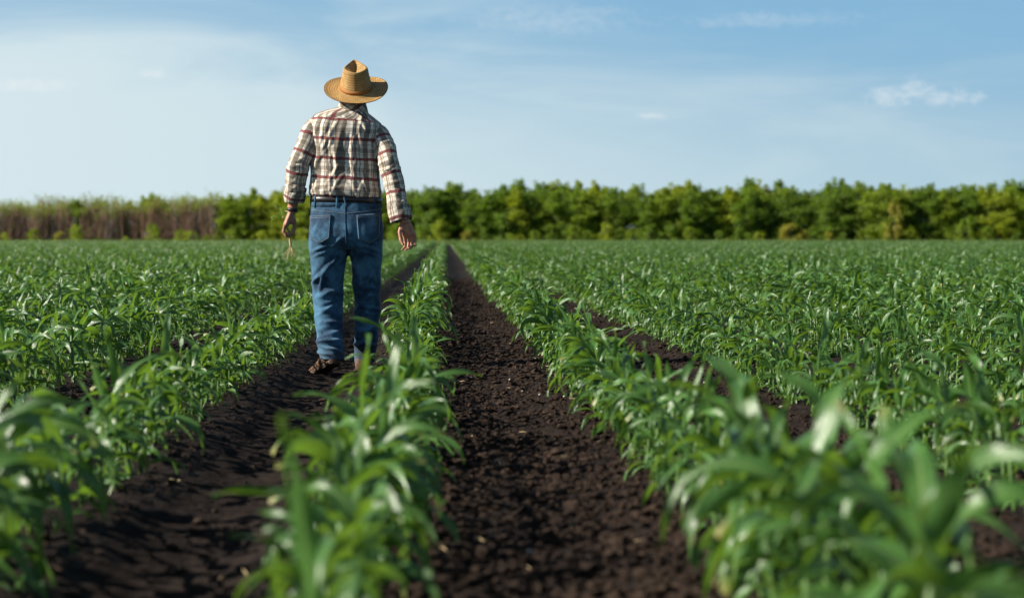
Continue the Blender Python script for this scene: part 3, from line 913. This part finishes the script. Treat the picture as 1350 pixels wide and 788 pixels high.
def build_man():
    root = bpy.data.objects.new('person', None); scene.collection.objects.link(root)
    root.location = (MAN_X, MAN_D, -0.012)
    tag(root, 'man in straw hat, plaid shirt and blue jeans walking away down the track', 'person')
    r = random.Random(5)

    # ---------------- body: one continuous figure
    mb = MB()
    hc = P(469.5, 118, 0.035)
    ball(mb, hc, (0.076, 0.096, 0.113)); ball(mb, hc + (0, 0.035, -0.065), (0.056, 0.062, 0.055))         # skull, jaw
    ball(mb, hc + (0, 0.098, -0.022), (0.014, 0.024, 0.022)); ball(mb, hc + (0, 0.088, 0.012), (0.05, 0.014, 0.012))   # nose, brow
    ball(mb, hc + (0, 0.086, -0.062), (0.024, 0.012, 0.010))                                                # mouth
    for s in (-1, 1): ball(mb, hc + (0.078 * s, -0.004, -0.015), (0.012, 0.022, 0.032), rot=Euler((0.15, 0, 0.35 * s)))
    tube(mb, [P(463, 158, -0.01), P(465, 146, 0.0), P(468.5, 128, 0.02)], [0.075, 0.062, 0.058], 14)
    tube(mb, [P(458, 300, 0), P(457, 262, 0), P(456, 215, 0), P(457, 175, 0), P(460, 158, 0)], [0.13, 0.15, 0.16, 0.17, 0.10], 18, flat=[0.09, 0.095, 0.10, 0.09, 0.06])
    # arms
    tube(mb, [P(425, 166), P(406, 190, -0.02), P(396, 219, -0.04), P(390.5, 245, 0.0), P(386.5, 268, 0.02), P(384, 277, 0.025)], [0.052, 0.045, 0.041, 0.036, 0.029, 0.028], 14)
    tube(mb, [P(492, 169), P(508, 190, -0.04), P(514, 216, -0.10), P(522, 243, -0.118), P(532.5, 283, -0.145), P(535.5, 292, -0.15)], [0.052, 0.045, 0.041, 0.037, 0.030, 0.029], 14)
    # legs inside the trousers
    tube(mb, [P(437, 305, 0), P(433, 390, 0.01), P(437, 440, -0.06), P(438.5, 466, -0.12)], [0.085, 0.052, 0.045, 0.036], 12)
    tube(mb, [P(478, 305, 0), P(483, 390, 0.08), P(481, 440, 0.12), P(479, 474, 0.15)], [0.085, 0.052, 0.045, 0.036], 12)
    # hand on the photo's left: palm turned in, fingers closed on the seedling
    tube(mb, [P(384.5, 276, 0.025), P(381.5, 284, 0.03), P(377.5, 294, 0.032)], [0.018, 0.020, 0.017], 12, flat=[0.030, 0.042, 0.044], ref=(0, 1, 0))
    for k, (dy, l) in enumerate(((-0.030, 0.86), (-0.010, 0.98), (0.011, 1.05), (0.032, 1.0))):     # little finger nearest the camera
        y = 0.032 + dy
        a = P(376.5, 293 - (1 - l) * 4, y); b = P(374.0 + (1 - l) * 6, 293 + 9.5 * l, y * 0.9 + 0.003); c = P(378.0, 293 + 14.5 * l, y * 0.8 + 0.008); d = P(383.6, 293 + 14.0 * l, y * 0.7 + 0.012)
        tube(mb, [a, b, c, d], [0.0102, 0.0092, 0.0086, 0.0070], 9)
        ball(mb, a, 0.0108); ball(mb, b, 0.0096); ball(mb, c, 0.0088); ball(mb, d, 0.0072)
    for seg in ((P(386.0, 281, 0.046), P(388.8, 290, 0.058)), (P(388.8, 290, 0.058), P(387.6, 299, 0.054)), (P(387.6, 299, 0.054), P(384.6, 306.0, 0.044))):
        tube(mb, seg, [0.0115, 0.0100], 9); ball(mb, seg[1], 0.0098)
    ball(mb, P(384.6, 286, 0.045), (0.017, 0.024, 0.032))
    # hand on the right: hanging, palm turned back, fingers loosely curled
    Y = -0.15
    tube(mb, [P(535.0, 289, Y), P(537.0, 297, Y + 0.002), P(539.8, 307, Y + 0.004)], [0.028, 0.037, 0.038], 12, flat=[0.018, 0.018, 0.013], ref=(0, 1, 0))
    for k, (dx, l, cu) in enumerate(((-7.2, 0.98, 0.8), (-2.5, 1.06, 1.0), (2.2, 1.0, 1.15), (6.6, 0.84, 1.3))):   # index .. little
        a = P(540.2 + dx, 306 - abs(dx) * 0.22, Y + 0.004); b = P(541.8 + dx * 1.0, 306 + 10.0 * l, Y + 0.008); c = P(541.0 + dx * 0.93, 306 + 17.0 * l, Y - 0.014 * cu); d = P(537.6 + dx * 0.90, 306 + 20.0 * l - 1.0 * k, Y - 0.034 * cu)
        tube(mb, [a, b, c, d], [0.0088, 0.0082, 0.0076, 0.0060], 9)
        ball(mb, a, 0.0096); ball(mb, b, 0.0088); ball(mb, c, 0.0079); ball(mb, d, 0.0063)
    for seg in ((P(530.4, 292, Y - 0.004), P(527.6, 302, Y - 0.014)), (P(527.6, 302, Y - 0.014), P(529.0, 312, Y - 0.026)), (P(529.0, 312, Y - 0.026), P(532.4, 319, Y - 0.034))):
        tube(mb, seg, [0.0112, 0.0088], 9); ball(mb, seg[1], 0.0088)
    ball(mb, P(531.2, 297, Y - 0.006), (0.016, 0.016, 0.028))
    me = remeshed(mb.mesh('body'), 0.0030, 3, 0.4)
    me.materials.append(SKIN); body = link('body', me, root)
    for s in (-1, 1):
        e = MB(); ball(e, hc + (0.030 * s, 0.084, -0.002), (0.0125, 0.0115, 0.0115)); link('eye', e.mesh('eye', [EYEW]), root)

    # hair: a close cap round the back and sides of the head
    nu, nv = 60, 26; vs = []
    for j in range(nv):
        for i in range(nu):
            a = R(-205) + R(230) * i / (nu - 1); ph = R(-44) + R(104) * j / (nv - 1)
            k = 1.07 + 0.035 * (vnoise(np.array(a * 14), np.array(ph * 16), 3) - 0.5) - 0.05 * float(smooth(6, 0, j))
            vs.append(hc + np.array((0.076 * math.cos(ph) * math.cos(a), 0.096 * math.cos(ph) * math.sin(a), 0.113 * math.sin(ph))) * k)
    hm = MB(); hm.add(vs, grid_faces(nu, nv)); link('hair', hm.mesh('hair', [HAIRM]), root)

    # ---------------- shirt
    rows = [  # py, x left, x right, depth, y centre, squareness
        (266, 414.0, 499.5, 0.120, 0.000, 2.3), (258.5, 412.3, 501.2, 0.126, -0.002, 2.3), (254, 408.8, 503.8, 0.140, -0.004, 2.3), (246, 408.2, 503.6, 0.141, -0.004, 2.35), (238, 409.5, 502.5, 0.134, -0.002, 2.4),
        (224, 410.6, 501.2, 0.128, 0.0, 2.45), (208, 410.8, 500.8, 0.128, 0.002, 2.5), (192, 410.0, 500.5, 0.132, 0.002, 2.5), (178, 409.2, 502.0, 0.130, 0.0, 2.5), (168, 408.8, 504.5, 0.122, -0.004, 2.5),
        (160, 411.5, 505.2, 0.108, -0.008, 2.4), (154, 417.5, 502.5, 0.093, -0.010, 2.3), (149, 428.0, 495.0, 0.080, -0.010, 2.2), (145, 438.5, 489.0, 0.072, -0.006, 2.1), (141.5, 446.0, 485.0, 0.066, 0.0, 2.0), (138, 447.5, 484.0, 0.064, 0.006, 2.0)]
    L = loft(rows, 9); nu = 200; th = np.linspace(math.pi / 2, math.pi / 2 + 2 * math.pi, nu + 1)
    vs = []; uv = []
    for (py, xl, xr, ry, yc, ex) in L:
        c, s = np.cos(th), np.sin(th); rx = (xr - xl) / 2 / S; cx = ((xl + xr) / 2 - 457) / S
        x = cx + rx * np.sign(c) * np.abs(c) ** (2 / ex); y = yc + ry * np.sign(s) * np.abs(s) ** (2 / ex)
        slope = 0.10 * (x - cx) * -1.0 * float(smooth(175, 150, py))          # the right shoulder sits a little lower
        z = np.full(nu + 1, (491.5 - py) / S) + slope - 0.035 * (x - cx)
        vs.append(np.stack([x, y, z], 1)); uv.append(np.stack([th * 0.168 + 0.03 + 0 * z, z * 1.0 + 0.012 + 0.05 * (x - cx)], 1))
    tb = MB(); tb.add(np.vstack(vs), grid_faces(nu + 1, len(L)), np.vstack(uv))
    me = tb.mesh('torso'); co, no = get_co(me), get_no(me)
    it = []
    for k in range(32):       # soft folds falling from the shoulder blades and bunching over the belt
        px = r.uniform(413, 500); low = r.random() < 0.6
        py = r.uniform(222, 252) if low else r.uniform(165, 215)
        p = P(px, py); it.append((p[0], p[2], R(90 + r.uniform(-28, 28) + (px - 457) * 0.35), r.uniform(0.05, 0.13), r.uniform(0.006, 0.012), r.uniform(0.003, 0.007), r.uniform(-1.5, 1.5)))
    for (px, py, an, ln, am) in ((430, 190, 66, 0.15, 0.007), (447, 195, 82, 0.17, 0.008), (478, 195, 98, 0.16, 0.008), (490, 190, 112, 0.14, 0.007), (466, 205, 91, 0.16, 0.007), (420, 210, 77, 0.12, 0.006),
                                 (415, 248, 30, 0.05, 0.006), (440, 247, 10, 0.06, 0.005), (475, 249, -8, 0.06, 0.006), (495, 246, -25, 0.05, 0.006)):
        p = P(px, py); it.append((p[0], p[2], R(an), ln, 0.011, am, 0.4))
    co = crease(co, no, it)
    co += no * ((vnoise(co[:, 0] * 16, co[:, 2] * 9, 2) - 0.5) * 0.008)[:, None]
    fz = co[np.array(tb.f)[:, 0]]; fy = no[np.array(tb.f)[:, 0], 1]
    yoke = (fz[:, 2] > (491.5 - 155.5) / S - 0.10 * (fz[:, 0] - 0.0) - 0.10 * np.abs(fz[:, 0]) ** 1.5) 
    sb = MB(); sb.add(co, tb.f, np.vstack(uv)); sb.m = [1 if k else 0 for k in yoke]
    bpy.data.meshes.remove(me)
    # yoke seam, a raised welt
    # sleeves
    def sleeve(pts, rad, seed, uoff):
        LL = loft([list(p) + [q] for p, q in zip(pts, rad)], 12)
        t = MB(); tube(t, LL[:, :3], LL[:, 3], 40, 0, False, ref=(0, 1, 0), flat=LL[:, 3] * 1.05)
        m = t.mesh('x'); c, n = get_co(m), get_no(m); bpy.data.meshes.remove(m)
        rr = random.Random(seed); its = []
        for k in range(30):
            f = rr.uniform(0.08, 0.97); q = LL[int(f * (len(LL) - 1))]
            its.append((q[0] + rr.uniform(-0.05, 0.05), q[2], R(rr.uniform(-42, 42)), rr.uniform(0.025, 0.06), rr.uniform(0.006, 0.011), rr.uniform(0.0018, 0.0048) * (1.35 if 0.4 < f < 0.75 or f > 0.85 else 1), rr.uniform(-4, 4)))
        c = crease(c, n, its); c = crease(c, n, [(a + 0.01, b - 0.015, -d, e, f, g, h) for a, b, d, e, f, g, h in its], True)
        c += n * ((vnoise(c[:, 0] * 22, c[:, 2] * 14, seed) - 0.5) * 0.010)[:, None]
        u = np.vstack(t.uv); uu = np.stack([u[:, 0] * 0.377 + uoff, -u[:, 1] + 0.02], 1)
        # wrap faces across the seam use their own column
        n_ = 40; rows_ = len(LL); cc = c.reshape(rows_, n_, 3); uu = uu.reshape(rows_, n_, 2)
        cc = np.concatenate([cc, cc[:, :1]], 1); u1 = uu[:, :1].copy(); u1[..., 0] += 0.377; uu = np.concatenate([uu, u1], 1)
        return cc.reshape(-1, 3), grid_faces(n_ + 1, rows_), uu.reshape(-1, 2)
    lp = [P(424, 160, -0.005), P(415.5, 168, -0.01), P(407.0, 188, -0.025), P(397.5, 208, -0.04), P(394.3, 220, -0.045), P(391.2, 238, -0.02), P(389.2, 254, 0.01)]
    rp = [P(490, 168, -0.005), P(499.5, 175, -0.012), P(507.5, 191, -0.045), P(513.0, 210, -0.09), P(516.5, 226, -0.108), P(521.0, 244, -0.118), P(526.8, 276, -0.14)]
    c, f, u = sleeve(lp, [0.048, 0.062, 0.066, 0.062, 0.063, 0.060, 0.057], 3, 0.05); sb.add(c, f, u)
    c, f, u = sleeve(rp, [0.046, 0.060, 0.062, 0.060, 0.060, 0.060, 0.058], 4, 0.09); sb.add(c, f, u)
    shirt = link('shirt', sb.mesh('shirt', [PLAID, YOKE]), root)
    so = shirt.modifiers.new('cloth', 'SOLIDIFY'); so.thickness = 0.003; so.offset = -1
    # rolled cuffs
    def cuff(pts, rad, seed):
        LL = loft([list(p) + [q] for p, q in zip(pts, rad)], 5)
        t = MB(); tube(t, LL[:, :3], LL[:, 3], 40, 0, False, flat=LL[:, 3] * 1.04)
        c = np.vstack(t.v); m = t.mesh('x'); n = get_no(m); bpy.data.meshes.remove(m)
        c += n * ((vnoise(c[:, 0] * 30, c[:, 2] * 40 + c[:, 1] * 25, seed) - 0.5) * 0.016)[:, None]
        uvv = np.vstack(t.uv); b = MB(); b.add(c, t.f, np.stack([uvv[:, 0] * 0.377, uvv[:, 1] + seed * 0.017], 1))
        o = link('cuff', b.mesh('cuff', [CUFFM]), shirt); s_ = o.modifiers.new('cloth', 'SOLIDIFY'); s_.thickness = 0.006; s_.offset = 0
    cuff([P(390.6, 244.5, -0.005), P(389.6, 251, 0.005), P(388.4, 259, 0.014), P(388.0, 263.5, 0.017)], [0.059, 0.064, 0.063, 0.058], 3)
    cuff([P(524.0, 266, -0.133), P(525.8, 273, -0.138), P(528.6, 281, -0.143), P(530.4, 288, -0.147)], [0.059, 0.065, 0.066, 0.058], 8)
    # collar
    cl = MB(); vs = []; nu = 48
    for j, (py, rx, ry) in enumerate(((143.5, 0.083, 0.074), (139.0, 0.079, 0.070), (134.5, 0.075, 0.066), (134.0, 0.079, 0.070), (139.0, 0.085, 0.076), (145.0, 0.092, 0.084))):
        for i in range(nu):
            a = 2 * math.pi * i / nu; q = P(466.0, py, 0.004)
            vs.append(q + np.array((rx * math.cos(a), ry * math.sin(a), -0.10 * rx * math.cos(a) - 0.012 * max(0, math.sin(a)))))
    cl.add(vs, grid_faces(nu, 6, True), [(0.5 * (i % nu) / nu, 0.03 * (i // nu)) for i in range(nu * 6)])
    link('collar', cl.mesh('collar', [YOKE]), shirt)

    # ---------------- jeans
    jb = MB()
    def rings(rows, nu=40):
        L = loft(rows, 4); th = np.linspace(0, 2 * math.pi, nu, endpoint=False); vs = []
        for (py, xl, xr, ry, yc, ex) in L:
            c, s = np.cos(th), np.sin(th); rx = (xr - xl) / 2 / S; cx = ((xl + xr) / 2 - 457) / S
            vs.append(np.stack([cx + rx * np.sign(c) * np.abs(c) ** (2 / ex), yc + ry * np.sign(s) * np.abs(s) ** (2 / ex), np.full(nu, (491.5 - py) / S)], 1))
        v = np.vstack(vs); f = grid_faces(nu, len(L), True); n = len(v)
        v = np.vstack([v, v[:nu].mean(0), v[-nu:].mean(0)])
        for i in range(nu):
            f.append((n, i, (i + 1) % nu)); f.append((n + 1, n - nu + (i + 1) % nu, n - nu + i))
        jb.add(v, f)
    rings([(259, 411.5, 502.5, 0.122, 0.0, 2.3), (266, 410.8, 503.2, 0.126, -0.002, 2.3), (275, 409.8, 504, 0.132, -0.006, 2.3), (290, 408.4, 505, 0.142, -0.014, 2.35), (303, 407.6, 505.4, 0.147, -0.020, 2.4), (315, 407.6, 505.2, 0.142, -0.018, 2.4), (325, 408.5, 504.5, 0.120, -0.008, 2.3)])
    rings([(300, 409, 455, 0.120, -0.014, 2.2), (312, 408.0, 458.5, 0.126, -0.016, 2.2), (326, 408.2, 459.3, 0.120, -0.010, 2.2), (345, 409.8, 457.0, 0.105, 0.0, 2.1), (372, 412.0, 454.0, 0.092, 0.010, 2.1), (398, 413.8, 451.8, 0.086, 0.008, 2.1), (425, 416.0, 452.8, 0.084, -0.030, 2.1), (448, 419.2, 454.4, 0.080, -0.085, 2.1), (462, 423.0, 455.0, 0.074, -0.112, 2.1), (468.5, 424.4, 455.0, 0.073, -0.122, 2.1)])
    rings([(300, 462, 505, 0.118, -0.012, 2.2), (312, 459.5, 505.2, 0.124, -0.012, 2.2), (326, 459.5, 504.8, 0.118, -0.002, 2.2), (345, 462.6, 503.8, 0.104, 0.020, 2.1), (372, 464.8, 502.0, 0.090, 0.050, 2.1), (398, 466.4, 501.2, 0.082, 0.078, 2.1), (425, 466.4, 498.8, 0.079, 0.100, 2.1), (451, 465.6, 496.0, 0.077, 0.125, 2.1), (468, 465.0, 493.5, 0.073, 0.142, 2.1), (477, 465.0, 492.5, 0.072, 0.148, 2.1)])
    me = remeshed(jb.mesh('jeans'), 0.0062, 5, 0.5)
    co, no = get_co(me), get_no(me); it = []
    def fold(px, py, an, ln, w, am, cv=0.0): p = P(px, py); it.append((p[0], p[2], R(an), ln, w, am, cv))
    # seat and under the seat
    for a in ((430, 322, 14, 0.07, 0.010, 0.008, 2), (484, 322, -14, 0.07, 0.010, 0.008, 2), (425, 331, 24, 0.06, 0.009, 0.006), (489, 331, -24, 0.06, 0.009, 0.006), (446, 316, 40, 0.05, 0.010, 0.006),
              (470, 316, -40, 0.05, 0.010, 0.006), (418, 300, 62, 0.05, 0.010, 0.005), (497, 300, -62, 0.05, 0.010, 0.005), (450, 338, 62, 0.05, 0.009, 0.006), (467, 340, -62, 0.05, 0.009, 0.006)): fold(*a)
    for lx, top, bot in ((433, 350, 466), (483, 350, 474)):
        for k in range(11):   # behind the knee and along the calf
            py = r.uniform(372, 440); fold(lx + r.uniform(-14, 14), py, r.uniform(-34, 34), r.uniform(0.03, 0.08), r.uniform(0.009, 0.017), r.uniform(0.006, 0.013), r.uniform(-3, 3))
        for k in range(9):    # stacked cloth above the shoe
            fold(lx + 4 + r.uniform(-12, 12), r.uniform(bot - 26, bot - 3), r.uniform(-28, 28), r.uniform(0.03, 0.06), r.uniform(0.008, 0.012), r.uniform(0.007, 0.015), r.uniform(-4, 4))
        for k in range(6):
            fold(lx + r.uniform(-15, 15), r.uniform(335, 375), r.uniform(40, 120), r.uniform(0.04, 0.08), 0.012, r.uniform(0.005, 0.010), 0)
    co = crease(co, no, it); co = crease(co, no, [(a, b - 0.02, -c_, d, e, f, g) for a, b, c_, d, e, f, g in it[10:]], True)
    co += no * ((vnoise(co[:, 0] * 18 + co[:, 1] * 9, co[:, 2] * 13, 6) - 0.5) * 0.010)[:, None]
    me.vertices.foreach_set('co', co.astype(np.float32).ravel()); me.update()
    me.materials.append(DENIM); jeans = link('jeans', me, root)
    bvh = BVHTree.FromPolygons([tuple(v) for v in co], [tuple(p.vertices) for p in me.polygons])
    def onback(px, py, off):
        p = P(px, py); h = bvh.ray_cast(Vector((p[0], -1.0, p[2])), Vector((0, 1, 0)))
        q = h[0] if h[0] is not None else Vector((p[0], -0.1, p[2])); nn = h[1] if h[1] is not None else Vector((0, -1, 0))
        if nn.y > 0: nn = -nn
        return np.array(q + nn * off)
    def seam(pts, rad, name, parent, mat=STITCH, off=0.002):
        b = MB(); q = []
        for (ax, ay), (bx, by) in zip(pts[:-1], pts[1:]):
            n = max(2, int(math.hypot(bx - ax, by - ay) / 2.5))
            for k in range(n): q.append(onback(ax + (bx - ax) * k / n, ay + (by - ay) * k / n, off))
        q.append(onback(*pts[-1], off)); tube(b, q, rad, 6); return link(name, b.mesh(name, [mat]), parent)
    for poly in (((411.2, 281.5), (439.0, 280.5), (437.2, 310.5), (424.5, 317.5), (413.0, 311.5)), ((471.5, 281.0), (501.5, 278.5), (500.0, 310.5), (488.0, 317.0), (474.0, 311.0))):
        tl, tr, br, bt, bl = [np.array(p) for p in poly]; n = 14; m = 16; vs = []
        for j in range(m):
            t = j / (m - 1)
            for i in range(n):
                s = i / (n - 1); bot = bl + (bt - bl) * min(1, s * 2) + (br - bt) * max(0, s * 2 - 1) if s <= 0.5 else bt + (br - bt) * (s * 2 - 1)
                q = (tl + (tr - tl) * s) * (1 - t) + bot * t; vs.append(onback(q[0], q[1], 0.0045))
        b = MB(); b.add(vs, grid_faces(n, m)); pk = link('pocket', b.mesh('pocket', [DENIM]), jeans)
        sd = pk.modifiers.new('cloth', 'SOLIDIFY'); sd.thickness = 0.005; sd.offset = 0
        ins = lambda k: [tuple(np.array(poly).mean(0) + (np.array(p) - np.array(poly).mean(0)) * k) for p in poly]
        q = ins(0.93); seam(q + [q[0]], 0.0011, 'stitching', jeans, off=0.0075)
        seam([tuple(np.array(q[0]) + (0, 2.2)), tuple(np.array(q[1]) + (0, 2.2))], 0.0011, 'stitching', jeans, off=0.0075)
    seam([(410.5, 273.5), (430, 276.0), (457, 279.0), (484, 276.0), (503.5, 272.5)], 0.0011, 'yoke_seam', jeans)
    seam([(457.0, 266), (457.5, 290), (458.5, 312), (459, 322)], 0.0022, 'centre_seam', jeans, DENIM)
    # waistband and belt
    def hoop(name, py0, py1, k0, mat, parent, thick):
        vs = []; nu = 72
        prof = ((py1, k0), (py1, k0 + thick), ((py0 + py1) / 2, k0 + thick * 1.3), (py0, k0 + thick), (py0, k0))
        for py, k in prof:
            for i in range(nu):
                a = 2 * math.pi * i / nu; c, s = math.cos(a), math.sin(a)
                vs.append((0.2028 * 1.0 * math.copysign(abs(c) ** (2 / 2.3), c) * (1 + k / 0.20), (0.1235 + k) * math.copysign(abs(s) ** (2 / 2.3), s), (491.5 - py) / S - 0.02 * c * 0.2))
        b = MB(); b.add(vs, grid_faces(nu, 5, True)); return link(name, b.mesh(name, [mat]), parent)
    hoop('waistband', 262.5, 271.0, 0.0035, DENIM, jeans, 0.003)
    hoop('belt', 256.5, 264.5, 0.004, LEATHER, root, 0.004)
    def loop(px, dpx):
        a = P(px, 256.0); pts = []
        for t in np.linspace(0, 1, 6):
            q = P(px + dpx * t, 255.5 + 15.5 * t); x = q[0]
            s = max(0.0, 1 - (abs(x) / 0.208) ** 2.3) ** (1 / 2.3); pts.append((x, -(0.1235 * s) - 0.0115, q[2]))
        b = MB(); tube(b, pts, 0.0058, 8, flat=0.0022, ref=(0, 1, 0)); link('belt_loop', b.mesh('belt_loop', [DENIM]), jeans)
    loop(446.8, -0.6); loop(455.5, 3.4); loop(418, -1); loop(494, 1)

    # ---------------- shoes
    def shoe(ball_pos, yaw, pitch, name='shoe'):
        up = MB(); so = MB(); Ls = 0.295; n = 20
        prof = [(0.0, 0.026, 0.050), (0.04, 0.034, 0.078), (0.12, 0.038, 0.096), (0.25, 0.038, 0.104), (0.36, 0.038, 0.094), (0.50, 0.042, 0.074), (0.65, 0.050, 0.060), (0.80, 0.050, 0.052), (0.92, 0.040, 0.044), (0.985, 0.022, 0.034), (1.0, 0.006, 0.024)]
        rows = loft(prof, 3); vs = []
        for (s, w, h) in rows:
            for i in range(n):
                a = 2 * math.pi * i / n; c, q = math.cos(a), math.sin(a)
                vs.append((w * math.copysign(abs(c) ** 0.75, c), (s - 0.72) * Ls, 0.022 + max(0.0, h - 0.022) * (0.5 + 0.5 * math.copysign(abs(q) ** 0.8, q))))
        f = grid_faces(n, len(rows), True); b0 = len(vs); vs += [tuple(np.mean(vs[:n], 0)), tuple(np.mean(vs[-n:], 0))]
        for i in range(n): f.append((b0, (i + 1) % n, i)); f.append((b0 + 1, b0 - n + i, b0 - n + (i + 1) % n))
        up.add(vs, f)
        vs = []; m = len(rows)
        for z, k in ((0.0, 0.96), (0.004, 1.08), (0.024, 1.10), (0.028, 0.98)):
            for sgn in (1, -1):
                for (s, w, h) in (rows if sgn == 1 else rows[::-1]):
                    heel = 0.007 if (z < 0.003 and 0.30 < s < 0.58) else 0
                    vs.append((sgn * max(0.006, w) * k, (0.5 + (s - 0.5) * (1.0 + 0.02 * (k > 1)) - 0.72) * Ls, z + heel))
        f = grid_faces(2 * m, 4, True)
        for base in (0, 6 * m):
            for i in range(m - 1): q = (base + i, base + i + 1, base + 2 * m - 2 - i, base + 2 * m - 1 - i); f.append(q if base else q[::-1])
        so.add(vs, f)
        o = link(name, up.mesh(name, [SHOEM]), root); o.location = ball_pos; o.rotation_euler = Euler((pitch, 0, yaw), 'XYZ')
        link('sole', so.mesh('sole', [SOLEM]), o)
        la = MB()
        for k in range(4): 
            y = (0.42 + 0.07 * k - 0.72) * Ls; z = 0.098 - 0.011 * k
            tube(la, [(-0.022, y, z - 0.012), (0, y, z + 0.001), (0.022, y, z - 0.012)], 0.003, 6)
        link('laces', la.mesh('laces', [LEATHER]), o)
    shoe(tuple(P(421.5, 490.3, -0.02)), R(33), R(-21))
    shoe(tuple(P(479.5, 490.8, 0.27)), R(-6), R(0))

    # ---------------- hat
    hb = MB(); prof = [(0.004, 0.118), (0.030, 0.120), (0.052, 0.128), (0.066, 0.134), (0.0745, 0.129), (0.0775, 0.115), (0.081, 0.09), (0.085, 0.06), (0.090, 0.03), (0.0945, 0.006), (0.100, -0.001), (0.120, -0.003), (0.145, -0.004), (0.168, -0.003), (0.186, 0.001),
                       (0.1875, -0.001), (0.186, -0.003), (0.168, -0.007), (0.145, -0.008), (0.120, -0.007), (0.098, -0.005), (0.091, 0.004), (0.086, 0.03), (0.080, 0.07), (0.073, 0.11), (0.062, 0.126), (0.03, 0.112), (0.004, 0.110)]
    L = loft([(a, b) for a, b in prof], 3); nu = 84; vs = []; uv = []; acc = 0.0
    for k, (rr_, z) in enumerate(L):
        if k: acc += math.hypot(rr_ - L[k - 1][0], z - L[k - 1][1])
        for i in range(nu + 1):
            a = 2 * math.pi * i / nu + math.pi / 2; brim = float(smooth(0.096, 0.13, rr_))
            x = rr_ * math.cos(a); y = rr_ * math.sin(a) * (1.16 - 0.08 * brim); zz = z
            pin = float(smooth(0.045, 0.125, z)) * (1 - brim)
            x *= 1 - 0.62 * pin * float(smooth(-0.03, 0.085, y))
            zz += pin * (0.012 * float(smooth(-0.02, 0.09, y)) - 0.02 * math.exp(-(x / 0.018) ** 2) * float(smooth(0.075, 0.05, rr_)))
            zz += brim * (0.004 * math.cos(a) ** 2 - 0.012 * math.sin(a) ** 2) * (rr_ / 0.187) ** 2 + brim * 0.004 * math.sin(3 * a + 0.6)
            vs.append((x, y, zz)); uv.append((i / nu, acc))
    ff = grid_faces(nu + 1, len(L)); mid = [1 if 0.1835 < L[q[0] // (nu + 1)][0] else 0 for q in ff]
    hb.add(vs, ff, uv); hb.m = mid
    hat = link('hat', hb.mesh('hat', [STRAW, TRIMM]), root)
    hat.location = tuple(P(470.0, 113.5, 0.025)); hat.rotation_euler = Euler((R(28), R(-3.0), R(4)), 'XYZ')
    bb = MB(); vs = []
    for (rr_, z) in ((0.0945, 0.004), (0.0985, 0.004), (0.0975, 0.013), (0.0955, 0.022), (0.0925, 0.022)):
        for i in range(64):
            a = 2 * math.pi * i / 64; vs.append((rr_ * math.cos(a), rr_ * math.sin(a) * 1.16, z))
    bb.add(vs, grid_faces(64, 5, True)); link('hat_band', bb.mesh('hat_band', [BANDM]), hat)

    # wrist strap
    wb = MB(); c0 = P(386.0, 273.3, 0.022); vs = []
    ax = np.array((-0.16, 0.05, -1.0)); ax /= np.linalg.norm(ax); ex = np.cross((0, 1, 0), ax); ex /= np.linalg.norm(ex); ey = np.cross(ax, ex)
    for (h, k) in ((-0.010, 0), (-0.009, 0.004), (0.009, 0.004), (0.010, 0)):
        for i in range(32):
            a = 2 * math.pi * i / 32; vs.append(c0 + ax * h + ex * (0.0295 + k) * math.cos(a) + ey * (0.0315 + k) * math.sin(a))
    wb.add(vs, grid_faces(32, 4, True)); link('wristband', wb.mesh('wristband', [RUBBER]), root)

    # ---------------- the seedling he holds: a thing of its own
    sd = bpy.data.objects.new('seedling', None); scene.collection.objects.link(sd); sd.location = root.location
    tag(sd, 'uprooted corn seedling with pale bare roots hanging from the man\'s hand', 'seedling')
    st = MB(); tube(st, [P(373.5, 283, 0.02), P(377, 293, 0.052), P(381.5, 304, 0.045), P(382.2, 312, 0.04), P(383.2, 318, 0.04), P(383.6, 324, 0.04)], [0.004, 0.0045, 0.0048, 0.005, 0.0075, 0.005], 9)
    link('stem', st.mesh('stem', [ROOTM]), sd)
    rt = MB(); rq = random.Random(12)
    def root_line(p, q, w, depth):
        mid_ = (p + q) / 2 + np.array((rq.uniform(-0.008, 0.008), rq.uniform(-0.01, 0.01), rq.uniform(-0.006, 0.006)))
        tube(rt, [p, mid_, q], [w, w * 0.8, w * 0.4], 5)
        if depth:
            for k in range(3):
                t = rq.uniform(0.3, 0.9); b = p + (q - p) * t; root_line(b, b + np.array((rq.uniform(-0.022, 0.022), rq.uniform(-0.02, 0.02), -rq.uniform(0.008, 0.03))), w * 0.55, depth - 1)
    for (tx, ty, dy) in ((373.0, 336, 0.0), (378.5, 343, 0.03), (384.5, 334, 0.06), (389.0, 337, 0.02), (393.5, 335, 0.05), (386.5, 331, 0.0), (379.0, 333, 0.05)):
        root_line(P(383.5, 321.5, 0.04), P(tx, ty, dy + 0.01), 0.0019, 1)
    link('root', rt.mesh('root', [ROOTM]), sd)
    for (p, az, e0, dr, Ln, W) in ((P(374, 284, 0.02), R(170), 1.25, -0.1, 0.095, 0.028), (P(374, 285, 0.018), R(185), 0.55, 0.3, 0.080, 0.017), (P(373.5, 284, 0.02), R(178), 0.35, 1.4, 0.115, 0.009), (P(374.5, 284, 0.025), R(20), 1.30, 0.4, 0.075, 0.020)):
        lf = MB(); leaf_blade(lf, p, az, e0, dr, Ln, W, 0.3, 4); link('leaf', lf.mesh('leaf', [SEEDL]), sd)
build_man()
